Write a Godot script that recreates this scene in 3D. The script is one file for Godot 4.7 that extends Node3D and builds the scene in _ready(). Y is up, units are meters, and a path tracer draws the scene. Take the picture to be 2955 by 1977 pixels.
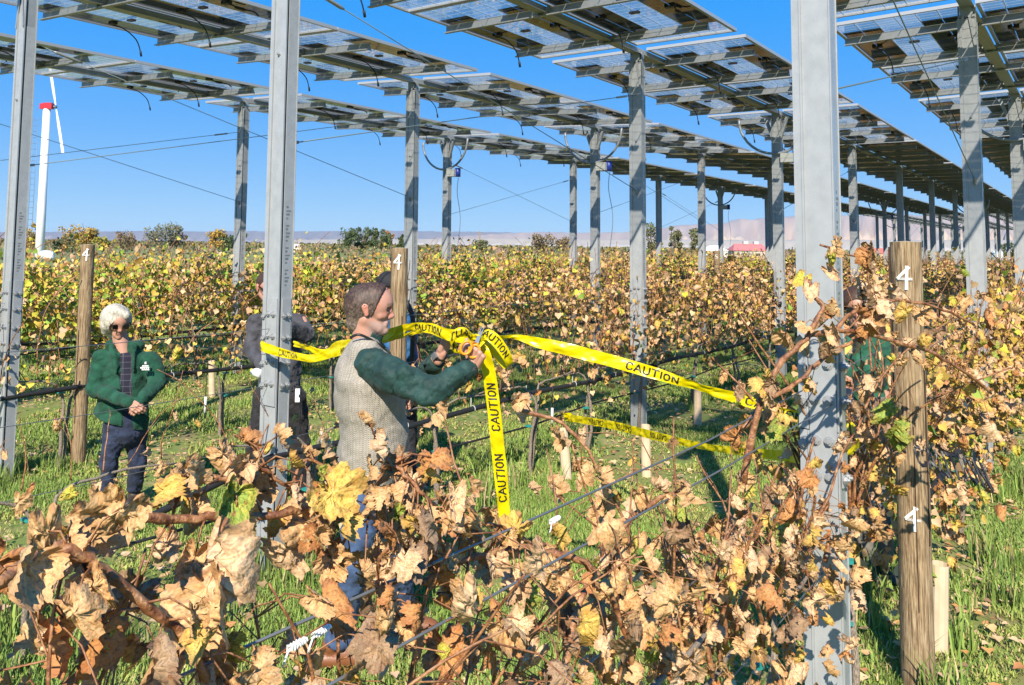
extends Node3D
# Vineyard under a solar tracker array, late autumn morning. x to the east, -z along the rows, y up, metres.

const S := 2955.0 / 2344.0
const FOC := 2401.154
const PPX := 1280.967
const PPY := 521.171
const CAM := Vector3(0, 2.05, 0)
const ROW_X := [-10.859, -7.544, -4.230, -0.915]
const ROW_U := [8.471, 3.444, 3.622, 3.647]
const TILT := [-0.05, -0.06, -0.008, 0.02]
const PITCH := 5.371
const TOP := 4.265

var cam_basis: Basis
var rng := RandomNumberGenerator.new()
var M := {}
var taken := {}
var leaf_meshes: Array = []
var leaf_mats: Array = []


# ---------------------------------------------------------------- points
func ray(x: float, y: float) -> Vector3:
	return cam_basis * Vector3((x * S - PPX) / FOC, -(y * S - PPY) / FOC, -1.0)

func at(x: float, y: float, depth: float) -> Vector3:
	return CAM + ray(x, y) * depth

func on_row(x: float, y: float, row_x: float) -> Vector3:
	var d := ray(x, y)
	return CAM + d * (row_x / d.x)

func ordinal(n: int) -> String:
	var small := ["first", "second", "third", "fourth", "fifth", "sixth", "seventh", "eighth", "ninth", "tenth", "eleventh", "twelfth", "thirteenth", "fourteenth", "fifteenth", "sixteenth", "seventeenth", "eighteenth", "nineteenth"]
	if n <= 19:
		return small[n - 1]
	var tens: int = n / 10
	if n % 10 == 0:
		return ["twentieth", "thirtieth", "fortieth", "fiftieth"][tens - 2]
	return ["twenty", "thirty", "forty", "fifty"][tens - 2] + "-" + small[n % 10 - 1]

func rf(a: float, b: float) -> float:
	return rng.randf_range(a, b)

func lin(r: float, g: float, b: float) -> Color:
	return Color(r, g, b).linear_to_srgb()


# ---------------------------------------------------------------- naming
func numbered(called: String) -> String:
	var n: int = taken.get(called, 0)
	taken[called] = n + 1
	return called if n == 0 else "%s_%03d" % [called, n]

func tag(o: Node, label: String, category: String, group := "") -> Node:
	o.set_meta("label", label)
	o.set_meta("category", category)
	if group != "":
		o.set_meta("group", group)
	return o

func thing(called: String, label: String, category: String, pos := Vector3.ZERO, turn := 0.0, group := "") -> Node3D:
	var o := Node3D.new()
	o.name = numbered(called)
	add_child(o, true)
	o.position = pos
	o.rotation.y = turn
	tag(o, label, category, group)
	return o

func part(called: String, mesh: Mesh, mat: Material, parent: Node, pos := Vector3.ZERO) -> MeshInstance3D:
	var o := MeshInstance3D.new()
	o.name = called if parent != self else numbered(called)
	o.mesh = mesh
	if mat:
		o.material_override = mat
	parent.add_child(o, true)
	o.position = pos
	return o

func stuff(o: Node) -> Node:
	o.set_meta("kind", "stuff")
	return o

func structure(called: String, mesh: Mesh, mat: Material) -> MeshInstance3D:
	var o := part(called, mesh, mat, self)
	o.set_meta("kind", "structure")
	return o

func copy(o: Node3D, pos: Vector3, label: String, group := "") -> Node3D:
	var c: Node3D = o.duplicate()
	var base := String(o.name)
	var cut := base.rfind("_")
	if cut > 0 and base.substr(cut + 1).is_valid_int():
		base = base.substr(0, cut)
	c.name = numbered(base)
	add_child(c, true)
	c.position = pos
	c.set_meta("label", label)
	if group != "":
		c.set_meta("group", group)
	return c


# ---------------------------------------------------------------- mesh building
func mb(flat := true) -> SurfaceTool:
	var st := SurfaceTool.new()
	st.begin(Mesh.PRIMITIVE_TRIANGLES)
	st.set_smooth_group(0xFFFFFFFF if flat else 0)
	return st

func done(st: SurfaceTool) -> ArrayMesh:
	st.generate_normals()
	return st.commit()

func quad(st: SurfaceTool, a: Vector3, b: Vector3, c: Vector3, d: Vector3) -> void:   # clockwise from the front
	for p in [a, b, c, a, c, d]:
		st.add_vertex(p)

func box(st: SurfaceTool, c: Vector3, size: Vector3, b := Basis.IDENTITY) -> void:
	var x := b.x * size.x * 0.5
	var y := b.y * size.y * 0.5
	var z := b.z * size.z * 0.5
	quad(st, c - x + y + z, c + x + y + z, c + x - y + z, c - x - y + z)
	quad(st, c + x + y - z, c - x + y - z, c - x - y - z, c + x - y - z)
	quad(st, c + x + y + z, c + x + y - z, c + x - y - z, c + x - y + z)
	quad(st, c - x + y - z, c - x + y + z, c - x - y + z, c - x - y - z)
	quad(st, c - x + y - z, c + x + y - z, c + x + y + z, c - x + y + z)
	quad(st, c - x - y + z, c + x - y + z, c + x - y - z, c - x - y - z)

func box2(st: SurfaceTool, lo: Vector3, hi: Vector3) -> void:
	box(st, (lo + hi) * 0.5, hi - lo)

func one_box(c: Vector3, size: Vector3, b := Basis.IDENTITY) -> ArrayMesh:
	var st := mb()
	box(st, c, size, b)
	return done(st)

func tube(st: SurfaceTool, pts: Array, radii: Array, sides := 8, caps := true) -> void:
	var rings := []
	var n := pts.size()
	var side := Vector3.ZERO
	for i in n:
		var t: Vector3 = (pts[min(i + 1, n - 1)] - pts[max(i - 1, 0)]).normalized()
		if side == Vector3.ZERO:
			side = t.cross(Vector3.UP if absf(t.y) < 0.9 else Vector3.RIGHT).normalized()
		else:
			side = (side - t * side.dot(t)).normalized()
		var up := t.cross(side)
		var ring := []
		var r: float = radii[min(i, radii.size() - 1)]
		for k in sides:
			var a := TAU * k / sides
			ring.append(pts[i] + (side * cos(a) + up * sin(a)) * r)
		rings.append(ring)
	for i in n - 1:
		for k in sides:
			var k2 := (k + 1) % sides
			quad(st, rings[i][k], rings[i][k2], rings[i + 1][k2], rings[i + 1][k])
	if caps:
		for k in range(1, sides - 1):
			for p in [rings[0][0], rings[0][k + 1], rings[0][k]]:
				st.add_vertex(p)
			for p in [rings[n - 1][0], rings[n - 1][k], rings[n - 1][k + 1]]:
				st.add_vertex(p)

func tube_mesh(pts: Array, radii: Array, sides := 8) -> ArrayMesh:
	var st := mb(false)
	tube(st, pts, radii, sides, sides < 20)
	return done(st)

func curve(pts: Array, step := 4) -> Array:      # Catmull-Rom through the points
	var out := []
	var n := pts.size()
	for i in n - 1:
		var p0: Vector3 = pts[max(i - 1, 0)]
		var p1: Vector3 = pts[i]
		var p2: Vector3 = pts[i + 1]
		var p3: Vector3 = pts[min(i + 2, n - 1)]
		for k in step:
			var t := float(k) / step
			out.append(0.5 * (2.0 * p1 + (p2 - p0) * t + (2.0 * p0 - 5.0 * p1 + 4.0 * p2 - p3) * t * t + (3.0 * p1 - p0 - 3.0 * p2 + p3) * t * t * t))
	out.append(pts[n - 1])
	return out


# ---------------------------------------------------------------- materials
func mat(c: Color, rough := 0.8, metal := 0.0) -> StandardMaterial3D:
	var m := StandardMaterial3D.new()
	m.albedo_color = c
	m.roughness = rough
	m.metallic = metal
	return m

func noise_tex(seed_: int, freq: float, colors: Array, stops: Array, size := 512, octaves := 4) -> NoiseTexture2D:
	var n := FastNoiseLite.new()
	n.seed = seed_
	n.frequency = freq
	n.fractal_octaves = octaves
	var g := Gradient.new()
	g.offsets = PackedFloat32Array(stops)
	g.colors = PackedColorArray(colors)
	var t := NoiseTexture2D.new()
	t.width = size
	t.height = size
	t.seamless = true
	t.noise = n
	t.color_ramp = g
	return t

func tri(m: StandardMaterial3D, tex: Texture2D, scale: Vector3, world := true) -> StandardMaterial3D:
	m.albedo_texture = tex
	m.uv1_triplanar = true
	m.uv1_world_triplanar = world
	m.uv1_scale = scale
	return m

func normal_noise(seed_: int, freq: float, strength: float, size := 512) -> NoiseTexture2D:
	var n := FastNoiseLite.new()
	n.seed = seed_
	n.frequency = freq
	n.fractal_octaves = 4
	var t := NoiseTexture2D.new()
	t.width = size
	t.height = size
	t.seamless = true
	t.as_normal_map = true
	t.bump_strength = strength
	t.noise = n
	return t

func leaf_texture(seed_: int, base: Color, spot: Color, edge: Color, vein: Color) -> ImageTexture:
	var n1 := FastNoiseLite.new()
	n1.seed = seed_
	n1.frequency = 0.018
	n1.fractal_octaves = 4
	var n2 := FastNoiseLite.new()
	n2.seed = seed_ + 7
	n2.frequency = 0.09
	n2.fractal_octaves = 3
	var img := Image.create(192, 192, false, Image.FORMAT_RGB8)
	for y in 192:
		for x in 192:
			var p := Vector2(x - 96.0, y - 26.0) / 96.0
			var a := n1.get_noise_2d(x, y)
			var b := n2.get_noise_2d(x, y)
			var c := base.lerp(spot, clampf(a * 2.6 + b * 1.2 + 0.1, 0.0, 1.0))
			var r := p.length()
			c = c.lerp(edge, clampf((r - 0.55) * 1.5 + b * 0.9, 0.0, 0.85))
			var v := 0.0
			for ang in [0.0, 0.85, -0.85, 1.75, -1.75]:
				var dir := Vector2(sin(ang), cos(ang))
				var along := p.dot(dir)
				var off := absf(p.x * dir.y - p.y * dir.x)
				if along > 0.0:
					v = maxf(v, clampf(1.0 - off / 0.016, 0.0, 1.0))
					var s := fposmod(along - off * 0.9, 0.17)
					if off < 0.3:
						v = maxf(v, 0.55 * clampf(1.0 - absf(s - 0.08) / 0.012, 0.0, 1.0))
			c = c.lerp(vein, v * 0.6)
			c = c.lerp(c.darkened(0.4), clampf(-b * 1.3, 0.0, 0.7))
			img.set_pixel(x, y, c)
	return ImageTexture.create_from_image(img)

func make_materials() -> void:
	# galvanised steel: spangled zinc with duller patches
	var zinc := noise_tex(3, 0.02, [lin(.375, .39, .40), lin(.41, .425, .435), lin(.44, .455, .465)], [0.1, 0.5, 0.9], 512, 6)
	var m := tri(mat(lin(.84, .85, .86), 0.42, 0.25), zinc, Vector3(1.1, 0.8, 1.1))
	m.metallic = 0.1
	var spangle := noise_tex(5, 0.045, [Color(.55, .55, .55), Color(1, 1, 1)], [0.2, 0.9])
	(spangle.noise as FastNoiseLite).noise_type = FastNoiseLite.TYPE_CELLULAR
	(spangle.noise as FastNoiseLite).cellular_return_type = FastNoiseLite.RETURN_CELL_VALUE
	m.roughness_texture = spangle
	m.normal_enabled = true
	m.normal_texture = normal_noise(8, 0.05, 1.0)
	m.normal_scale = 0.12
	M.steel = m
	M.steel_dark = mat(lin(.20, .21, .22), 0.45, 0.35)
	M.bolt = mat(lin(.34, .35, .36), 0.45, 0.4)
	M.rail = tri(mat(lin(.72, .74, .75), 0.45, 0.25), zinc, Vector3(1.2, 1.2, 1.2))
	M.frame = mat(lin(.42, .43, .44), 0.35, 0.3)
	var g := mat(Color(0.86, 0.93, 1.0, 0.13), 0.04)
	g.transparency = BaseMaterial3D.TRANSPARENCY_ALPHA
	M.glass = g
	M.cell = mat(lin(.012, .013, .018), 0.12)
	M.cell_back = mat(lin(.02, .02, .022), 0.2)
	M.ribbon = mat(lin(.60, .63, .66), 0.4)
	M.black_plastic = mat(lin(.018, .018, .019), 0.45)
	M.pipe = mat(lin(.016, .016, .017), 0.6)
	M.wire = mat(lin(.20, .21, .22), 0.4, 0.6)
	M.cable = mat(lin(.16, .21, .22), 0.45, 0.4)
	M.white_paint = mat(lin(.78, .78, .76), 0.7)
	M.white_plastic = mat(lin(.80, .80, .78), 0.5)
	M.blue_motor = mat(lin(.02, .05, .32), 0.4)
	M.grey_motor = mat(lin(.42, .44, .42), 0.5)
	M.green_tie = mat(lin(.02, .25, .22), 0.5)
	# weathered round wood
	var w := noise_tex(11, 0.03, [lin(.10, .06, .03), lin(.27, .185, .10), lin(.38, .295, .18)], [0.2, 0.5, 0.8], 512, 5)
	m = tri(mat(Color.WHITE, 0.9), w, Vector3(6.5, 0.3, 6.5))
	m.normal_enabled = true
	m.normal_texture = normal_noise(12, 0.04, 6.0)
	m.normal_scale = 0.8
	M.wood = m
	var bark := noise_tex(13, 0.05, [lin(.09, .065, .045), lin(.24, .19, .145), lin(.40, .34, .27)], [0.2, 0.5, 0.8], 512, 5)
	m = tri(mat(Color.WHITE, 0.95), bark, Vector3(9, 1.5, 9))
	m.normal_enabled = true
	m.normal_texture = normal_noise(14, 0.06, 8.0)
	M.bark = m
	var cane := noise_tex(15, 0.02, [lin(.11, .035, .014), lin(.29, .125, .048), lin(.45, .25, .12)], [0.25, 0.5, 0.8], 512, 5)
	m = tri(mat(Color.WHITE, 0.55), cane, Vector3(3, 3, 3))
	m.normal_enabled = true
	m.normal_texture = normal_noise(23, 0.06, 8.0)
	m.normal_scale = 0.7
	M.cane = m
	M.cane_plain = mat(lin(.28, .15, .085), 0.7)
	M.carton = tri(mat(Color.WHITE, 0.85), noise_tex(16, 0.01, [lin(.55, .41, .27), lin(.68, .53, .37)], [0.2, 0.8], 256), Vector3(2, 2, 2))
	# ground: thin turf, soil and straw
	m = tri(mat(Color.WHITE, 1.0), noise_tex(21, 0.012, [lin(.20, .145, .075), lin(.19, .20, .055), lin(.13, .19, .035), lin(.33, .26, .13)], [0.12, 0.42, 0.62, 0.92], 1024, 6), Vector3(0.13, 0.13, 0.13))
	M.ground = m
	m = mat(Color.WHITE, 0.8)
	m.vertex_color_use_as_albedo = true
	m.backlight_enabled = true
	m.backlight = Color(0.25, 0.25, 0.15)
	M.blade = m
	m = mat(Color.WHITE, 0.75)
	m.vertex_color_use_as_albedo = true
	m.backlight_enabled = true
	m.backlight = Color(0.28, 0.24, 0.12)
	M.foliage = m
	m = mat(Color.WHITE, 0.9)
	m.vertex_color_use_as_albedo = true
	M.painted = m
	m = mat(lin(.66, .54, .0), 0.28)
	m.backlight_enabled = true
	m.backlight = Color(0.45, 0.4, 0.0)
	M.tape = m
	M.ink = mat(lin(.012, .012, .012), 0.5)
	var sets := [
		[lin(.63, .39, .18), lin(.50, .27, .10), lin(.40, .21, .085), lin(.68, .49, .27)],
		[lin(.68, .45, .26), lin(.56, .34, .175), lin(.44, .26, .125), lin(.70, .52, .33)],
		[lin(.50, .225, .07), lin(.38, .14, .04), lin(.31, .13, .05), lin(.56, .34, .15)],
		[lin(.62, .42, .09), lin(.52, .29, .06), lin(.36, .19, .06), lin(.60, .46, .16)],
		[lin(.46, .43, .05), lin(.50, .36, .06), lin(.38, .22, .06), lin(.52, .50, .12)],
		[lin(.22, .31, .04), lin(.36, .35, .05), lin(.36, .25, .07), lin(.34, .40, .10)],
		[lin(.34, .22, .12), lin(.26, .15, .08), lin(.20, .11, .06), lin(.42, .30, .18)],
	]
	var crumple := normal_noise(19, 0.022, 9.0, 256)
	for i in sets.size():
		var s: Array = sets[i]
		m = mat(Color.WHITE, 0.72)
		m.albedo_texture = leaf_texture(100 + i * 13, s[0], s[1], s[2], s[3])
		m.normal_enabled = true
		m.normal_texture = crumple
		m.normal_scale = 0.65
		m.backlight_enabled = true
		m.backlight = Color(0.22, 0.17, 0.08)
		leaf_mats.append(m)


# ---------------------------------------------------------------- solar trackers
func post_profile(st: SurfaceTool, y0: float, y1: float, w := 0.150, d := 0.112) -> void:
	# a folded channel: broad face to the south with a ridge by its west edge, set-back side web, rear lip
	var h := w * 0.5
	box2(st, Vector3(-h, y0, d * 0.5 - 0.006), Vector3(h, y1, d * 0.5))
	box2(st, Vector3(-h, y0, d * 0.5), Vector3(-h + 0.030, y1, d * 0.5 + 0.007))
	box2(st, Vector3(-h + 0.030, y0, d * 0.5 + 0.0002), Vector3(-h + 0.038, y1, d * 0.5 + 0.011))
	box2(st, Vector3(h - 0.006, y0, d * 0.5), Vector3(h, y1, d * 0.5 + 0.004))
	box2(st, Vector3(h - 0.010, y0, -d * 0.5 + 0.006), Vector3(h - 0.004, y1, d * 0.5 - 0.026))
	box2(st, Vector3(h - 0.036, y0, d * 0.5 - 0.032), Vector3(h - 0.0102, y1, d * 0.5 - 0.0262))
	box2(st, Vector3(h - 0.042, y0, d * 0.5 - 0.032), Vector3(h - 0.0362, y1, d * 0.5 - 0.0062))
	box2(st, Vector3(-h + 0.012, y0, -d * 0.5 + 0.006), Vector3(-h + 0.018, y1, d * 0.5 - 0.0062))
	box2(st, Vector3(-h, y0, -d * 0.5), Vector3(h, y1, -d * 0.5 + 0.006))

func hexbolt(p: Vector3, dir: Vector3, r := 0.014) -> ArrayMesh:
	var st := mb()
	tube(st, [p, p + dir * 0.004], [r * 1.5], 12)
	tube(st, [p + dir * 0.003, p + dir * 0.014], [r * 1.1], 6)
	tube(st, [p + dir * 0.013, p + dir * 0.022], [r * 0.5], 6)
	return done(st)

func bearing_mesh() -> ArrayMesh:
	var st := mb()
	for s in [-1.0, 1.0]:
		box2(st, Vector3(s * 0.068 - 0.004, TOP - 0.30, -0.03), Vector3(s * 0.068 + 0.004, TOP + 0.09, 0.03))
		box(st, Vector3(s * 0.045, TOP - 0.16, 0.068), Vector3(0.022, 0.30, 0.006), Basis(Vector3(0, 0, 1), s * 0.14))
	box2(st, Vector3(-0.064, TOP - 0.02, -0.028), Vector3(0.064, TOP + 0.002, 0.028))
	tube(st, [Vector3(0, TOP + 0.03, -0.05), Vector3(0, TOP + 0.03, 0.05)], [0.055], 14)
	return done(st)

func make_post(fine: bool) -> Node3D:
	var t := thing("steel_post", "", "post")
	var st := mb()
	post_profile(st, 1.34, TOP - 0.04)
	part("upper_post", done(st), M.steel, t)
	st = mb()
	post_profile(st, -0.2, 1.335, 0.146, 0.108)
	part("lower_pile", done(st), M.steel, t)
	st = mb()
	box2(st, Vector3(-0.034, 1.02, 0.0565), Vector3(0.066, 1.70, 0.0645))
	part("splice_plate", done(st), M.steel, t)
	st = mb()
	box2(st, Vector3(0.0715, 1.12, -0.045), Vector3(0.0785, 1.70, 0.028))
	part("splice_plate", done(st), M.steel, t)
	st = mb()
	for y in [1.14, 1.22, 1.30, 1.42, 1.52, 1.62]:
		pass
	if fine:
		for y in [1.16, 1.30, 1.46, 1.60]:
			for x in [-0.012, 0.038]:
				part("bolt", hexbolt(Vector3(x, y, 0.0645), Vector3(0, 0, 1)), M.bolt, t)
			for z in [-0.022, 0.022]:
				part("bolt", hexbolt(Vector3(0.0785, y - 0.01, z - 0.008), Vector3(1, 0, 0)), M.bolt, t)
			part("bolt", hexbolt(Vector3(-0.058, y - 0.02, 0.063), Vector3(0, 0, 1)), M.bolt, t)
		part("bolt", hexbolt(Vector3(0.01, 3.30, 0.056), Vector3(0, 0, 1), 0.009), M.bolt, t)
	else:
		st = mb()
		for y in [1.16, 1.30, 1.46, 1.60]:
			for x in [-0.012, 0.038]:
				box(st, Vector3(x, y, 0.072), Vector3(0.022, 0.022, 0.018))
			for z in [-0.022, 0.022]:
				box(st, Vector3(0.086, y - 0.01, z - 0.008), Vector3(0.02, 0.022, 0.022))
		stuff(part("bolt_rows", done(st), M.bolt, t))
	part("bearing", bearing_mesh(), M.rail, t)
	st = mb()
	for i in 22:
		if i % 6 != 5:
			box2(st, Vector3(0.0710, 1.78 + i * 0.024, -0.006 - 0.010 * float((i * 7) % 3)), Vector3(0.0716, 1.79 + i * 0.024 + 0.004 * float(i % 2), 0.012))
	stuff(part("stamped_marks", done(st), M.steel_dark, t))
	return t

func add_drive(t: Node3D) -> void:          # slew arc, struts, gearbox and motor of a drive post
	var arc := []
	for i in 19:
		var a := PI + PI * i / 18.0
		arc.append(Vector3(cos(a) * 0.60, TOP + 0.02 + sin(a) * 0.62, 0.10))
	var st := mb(false)
	tube(st, arc, [0.022], 8)
	part("drive_arc", done(st), M.rail, t)
	for s in [-1.0, 1.0]:
		part("strut", one_box(Vector3(s * 0.115, TOP - 0.17, 0.02), Vector3(0.045, 0.42, 0.05), Basis(Vector3(0, 0, 1), -s * 0.32)), M.rail, t)
	part("gearbox", one_box(Vector3(0.19, TOP - 0.68, 0.08), Vector3(0.20, 0.15, 0.14)), M.grey_motor, t)
	st = mb(false)
	tube(st, [Vector3(0.30, TOP - 0.76, 0.03), Vector3(0.30, TOP - 0.58, 0.03)], [0.06], 12)
	part("motor", done(st), M.blue_motor, t)
	st = mb(false)
	tube(st, curve([Vector3(0.32, TOP - 0.78, 0.03), Vector3(0.30, TOP - 1.1, 0.04), Vector3(0.38, TOP - 1.6, 0.03), Vector3(0.33, TOP - 2.1, 0.02), Vector3(0.22, TOP - 2.5, 0.0), Vector3(0.08, TOP - 2.75, 0.0)]), [0.006], 5)
	part("motor_cable", done(st), M.cable, t)

const PW := 1.17      # panel width across the row
const PL := 2.535     # panel length along the row

func make_panel(semi: bool, detail: bool) -> Node3D:
	var o := Node3D.new()
	o.name = "solar_panel"
	var hw := PW * 0.5
	var hl := PL * 0.5
	var st := mb()
	for s in [-1.0, 1.0]:
		box2(st, Vector3(minf(s * hw, s * (hw - 0.012)), 0, -hl), Vector3(maxf(s * hw, s * (hw - 0.012)), 0.035, hl))
		box2(st, Vector3(minf(s * (hw - 0.0122), s * (hw - 0.032)), 0, -hl + 0.013), Vector3(maxf(s * (hw - 0.0122), s * (hw - 0.032)), 0.003, hl - 0.013))
		box2(st, Vector3(-hw + 0.0125, 0.0005, minf(s * hl, s * (hl - 0.012))), Vector3(hw - 0.0125, 0.035, maxf(s * hl, s * (hl - 0.012))))
		box2(st, Vector3(-hw + 0.033, 0.0005, minf(s * (hl - 0.0122), s * (hl - 0.030))), Vector3(hw - 0.033, 0.003, maxf(s * (hl - 0.0122), s * (hl - 0.030))))
	part("frame", done(st), M.frame, o)
	var cw := (PW - 0.05) / 6.0
	var ch := (PL - 0.07) / 24.0
	if semi:
		st = mb()
		box2(st, Vector3(-hw + 0.013, 0.022, -hl + 0.013), Vector3(hw - 0.013, 0.028, hl - 0.013))
		part("pane", done(st), M.glass, o)
		for side in [0, 4]:
			st = mb()
			for c in 2:
				for r in range(4, 20):
					var x: float = -hw + 0.025 + (side + c) * cw
					var z := -hl + 0.035 + r * ch
					box2(st, Vector3(x + 0.004, 0.0185, z + 0.0025), Vector3(x + cw - 0.004, 0.0205, z + ch - 0.0025))
			part("cell_block", done(st), M.cell, o)
		st = mb()
		for r in range(1, 24):
			var z := -hl + 0.035 + r * ch
			if r >= 4 and r <= 20:
				box2(st, Vector3(-hw + 0.025 + 2 * cw, 0.0185, z - 0.002), Vector3(-hw + 0.025 + 4 * cw, 0.0195, z + 0.002))
			elif r % 2 == 0 or detail:
				box2(st, Vector3(-hw + 0.025, 0.0185, z - 0.002), Vector3(hw - 0.025, 0.0195, z + 0.002))
		for c in range(1, 6):
			var x: float = -hw + 0.025 + c * cw
			for e in [[-hl + 0.02, -hl + 0.035 + 4 * ch], [hl - 0.035 - 4 * ch, hl - 0.02]]:
				box2(st, Vector3(x - 0.004, 0.0175, e[0]), Vector3(x + 0.004, 0.0183, e[1]))
		for c in [2, 3, 4]:
			var x: float = -hw + 0.025 + c * cw
			box2(st, Vector3(x - 0.004, 0.0175, -hl + 0.035 + 4 * ch + 0.001), Vector3(x + 0.004, 0.0183, hl - 0.036 - 4 * ch))
		part("ribbon_grid", done(st), M.ribbon, o)
	else:
		st = mb()
		box2(st, Vector3(-hw + 0.013, 0.022, -hl + 0.013), Vector3(hw - 0.013, 0.028, hl - 0.013))
		part("back_sheet", done(st), M.cell_back, o)
		st = mb()
		for c in range(1, 6):
			for r in 6:
				box2(st, Vector3(-hw + 0.025 + c * cw - 0.004, 0.0195, -hl + 0.05 + r * ch * 4.0), Vector3(-hw + 0.025 + c * cw + 0.004, 0.0205, -hl + 0.05 + r * ch * 4.0 + ch * 1.2))
		part("ribbon_grid", done(st), M.grey_motor, o)
	if detail:
		for i in 3:
			var x: float = (i - 1) * cw * 2.0
			part("junction_box", one_box(Vector3(x, 0.008, 0.0), Vector3(0.10, 0.02, 0.055)), M.black_plastic if i != 1 or not semi else M.black_plastic, o)
		for s in [-1.0, 1.0]:
			st = mb(false)
			var sx: float = s * cw * 2.0
			if s < 0:
				tube(st, curve([Vector3(sx - 0.04, 0.0, 0.0), Vector3(sx + 0.05, -0.03, -0.10), Vector3(sx + 0.09, -0.13, -0.24), Vector3(sx + 0.10, -0.26, -0.30)]), [0.007], 5)
				tube(st, [Vector3(sx + 0.10, -0.25, -0.298), Vector3(sx + 0.105, -0.31, -0.31)], [0.013], 6)
			else:
				tube(st, curve([Vector3(sx + 0.04, 0.0, 0.0), Vector3(sx + 0.02, -0.012, -0.16), Vector3(sx + 0.08, -0.02, -0.26), Vector3(sx + 0.12, -0.06, -0.30)]), [0.008], 5)
				tube(st, [Vector3(sx + 0.02, -0.01, -0.09), Vector3(sx + 0.025, -0.012, -0.2)], [0.015], 6)
			part("panel_lead", done(st), M.black_plastic, o)
	return o

func make_rail() -> ArrayMesh:
	var st := mb()
	var a := -1.21
	var b := 1.13
	box2(st, Vector3(a, 0.004, -0.003), Vector3(b, 0.086, 0.003))
	box2(st, Vector3(a, 0.0862, -0.045), Vector3(b, 0.090, 0.003))
	box2(st, Vector3(a, 0.0, -0.003), Vector3(b, 0.0038, 0.040))
	box2(st, Vector3(a, 0.0040, 0.0375), Vector3(b, 0.012, 0.040))
	var p := [Vector3(b + 0.002, 0.0, 0.042), Vector3(b + 0.002, 0.085, 0.0), Vector3(b + 0.002, 0.0, -0.045)]
	for q in [p[0], p[1], p[2]]:
		st.add_vertex(q)
	for q in [p[0] + Vector3(0.004, 0, 0), p[1] + Vector3(0.004, 0, 0), p[2] + Vector3(0.004, 0, 0)]:
		st.add_vertex(q)
	# the saddle that holds it to the tube
	box(st, Vector3(-0.055, 0.045, 0.026), Vector3(0.012, 0.11, 0.04), Basis(Vector3(0, 0, 1), 0.5))
	box(st, Vector3(0.055, 0.045, 0.026), Vector3(0.012, 0.11, 0.04), Basis(Vector3(0, 0, 1), -0.5))
	return done(st)

func build_trackers() -> void:
	var names := ["farthest solar tracker row, beside the dense golden vine hedge", "second solar tracker row from the hedge, over the row of the woman in green", "third solar tracker row from the hedge, over the taped steel post", "nearest solar tracker row, over the large steel post at right"]
	var near_semi := make_panel(true, true)
	var far_semi := make_panel(true, false)
	var far_dark := make_panel(false, false)
	var rail := make_rail()
	var fine := make_post(true)
	var plain := make_post(false)
	add_drive(plain)
	var plain0 := make_post(false)
	var used := {}
	var row_words := ["beside the golden hedge", "second from the hedge", "third from the hedge", "nearest the camera"]
	var nth := ["first", "second", "third", "fourth", "fifth", "sixth", "seventh", "eighth", "ninth", "tenth", "eleventh", "twelfth", "thirteenth", "fourteenth", "fifteenth", "sixteenth", "seventeenth", "eighteenth", "nineteenth"]
	for k in 4:
		var root := thing("solar_tracker", names[k], "solar panels", Vector3(ROW_X[k], TOP, 0), 0.0, "rows of solar trackers over the vines")
		root.rotation.z = TILT[k]
		var first := -1 if k == 0 else 0
		var spans := 17
		var u0: float = ROW_U[k] + first * PITCH
		var st := mb()
		var za := -(u0 - 0.6)
		var zb := -(u0 + spans * PITCH)
		box2(st, Vector3(-0.045, 0.072, zb), Vector3(0.045, 0.076, za))
		box2(st, Vector3(-0.045, 0.0765, zb), Vector3(-0.041, 0.135, za))
		box2(st, Vector3(0.041, 0.0765, zb), Vector3(0.045, 0.135, za))
		box2(st, Vector3(-0.0408, 0.131, zb), Vector3(0.0408, 0.135, za))
		box2(st, Vector3(0.0452, 0.069, zb), Vector3(0.066, 0.073, za))
		part("torque_tube", done(st), M.rail, root)
		for n in range(first, first + spans):
			var semi := n < 3 or n > 9
			if k == 0:
				semi = n < 2 or n > 8
			for half in 2:
				var zc: float = -(ROW_U[k] + n * PITCH + 0.125 + PL * (0.5 + half) + half * 0.02)
				for s in [-1.0, 1.0]:
					var src: Node3D = far_dark
					if semi:
						src = near_semi if n < 3 else far_semi
					var pn: Node3D = src.duplicate()
					root.add_child(pn, true)
					pn.name = "solar_panel"
					pn.position = Vector3(s * (PW * 0.5 + 0.06), 0.137, zc)
				for e in [-0.27, 0.27]:
					part("rail", rail, M.rail, root, Vector3(0, 0.0445, zc + e * PL))
			if n == first and k != 0:      # the overhang before the first post
				for s in [-1.0, 1.0]:
					pass
		for n in range(first, 17 if k < 3 else 15):
			var drive := (k == 0 and n in [1, 4, 10]) or (k == 1 and n in [2, 7, 11]) or (k == 2 and n in [2, 7, 11]) or (k == 3 and n in [2, 5, 9])
			var src: Node3D = plain if drive else (fine if n <= 1 else plain0)
			var where := "%s steel post from the left along the %s tracker row" % [ordinal(n + (2 if k == 0 else 1)), ["hedge-side", "second", "third", "nearest"][k]]
			if k == 1 and n == 0:
				where = "tall steel post at the left edge of the photo, bolts above the vines"
			elif k == 2 and n == 0:
				where = "tall steel post wrapped in yellow caution tape, behind the knitted vest"
			elif k == 3 and n == 0:
				where = "largest steel post, broad pale face, rising from the tangled canes at right"
			elif drive:
				where += ", with curved drive arc"
			else:
				where = "galvanised " + where
			var pos := Vector3(ROW_X[k], 0, -(ROW_U[k] + n * PITCH))
			if not used.has(src):
				used[src] = true
				src.position = pos
				src.set_meta("label", where)
				src.set_meta("group", "steel posts under the solar trackers")
			else:
				copy(src, pos, where, "steel posts under the solar trackers")
	near_semi.free()
	far_semi.free()
	far_dark.free()

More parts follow.
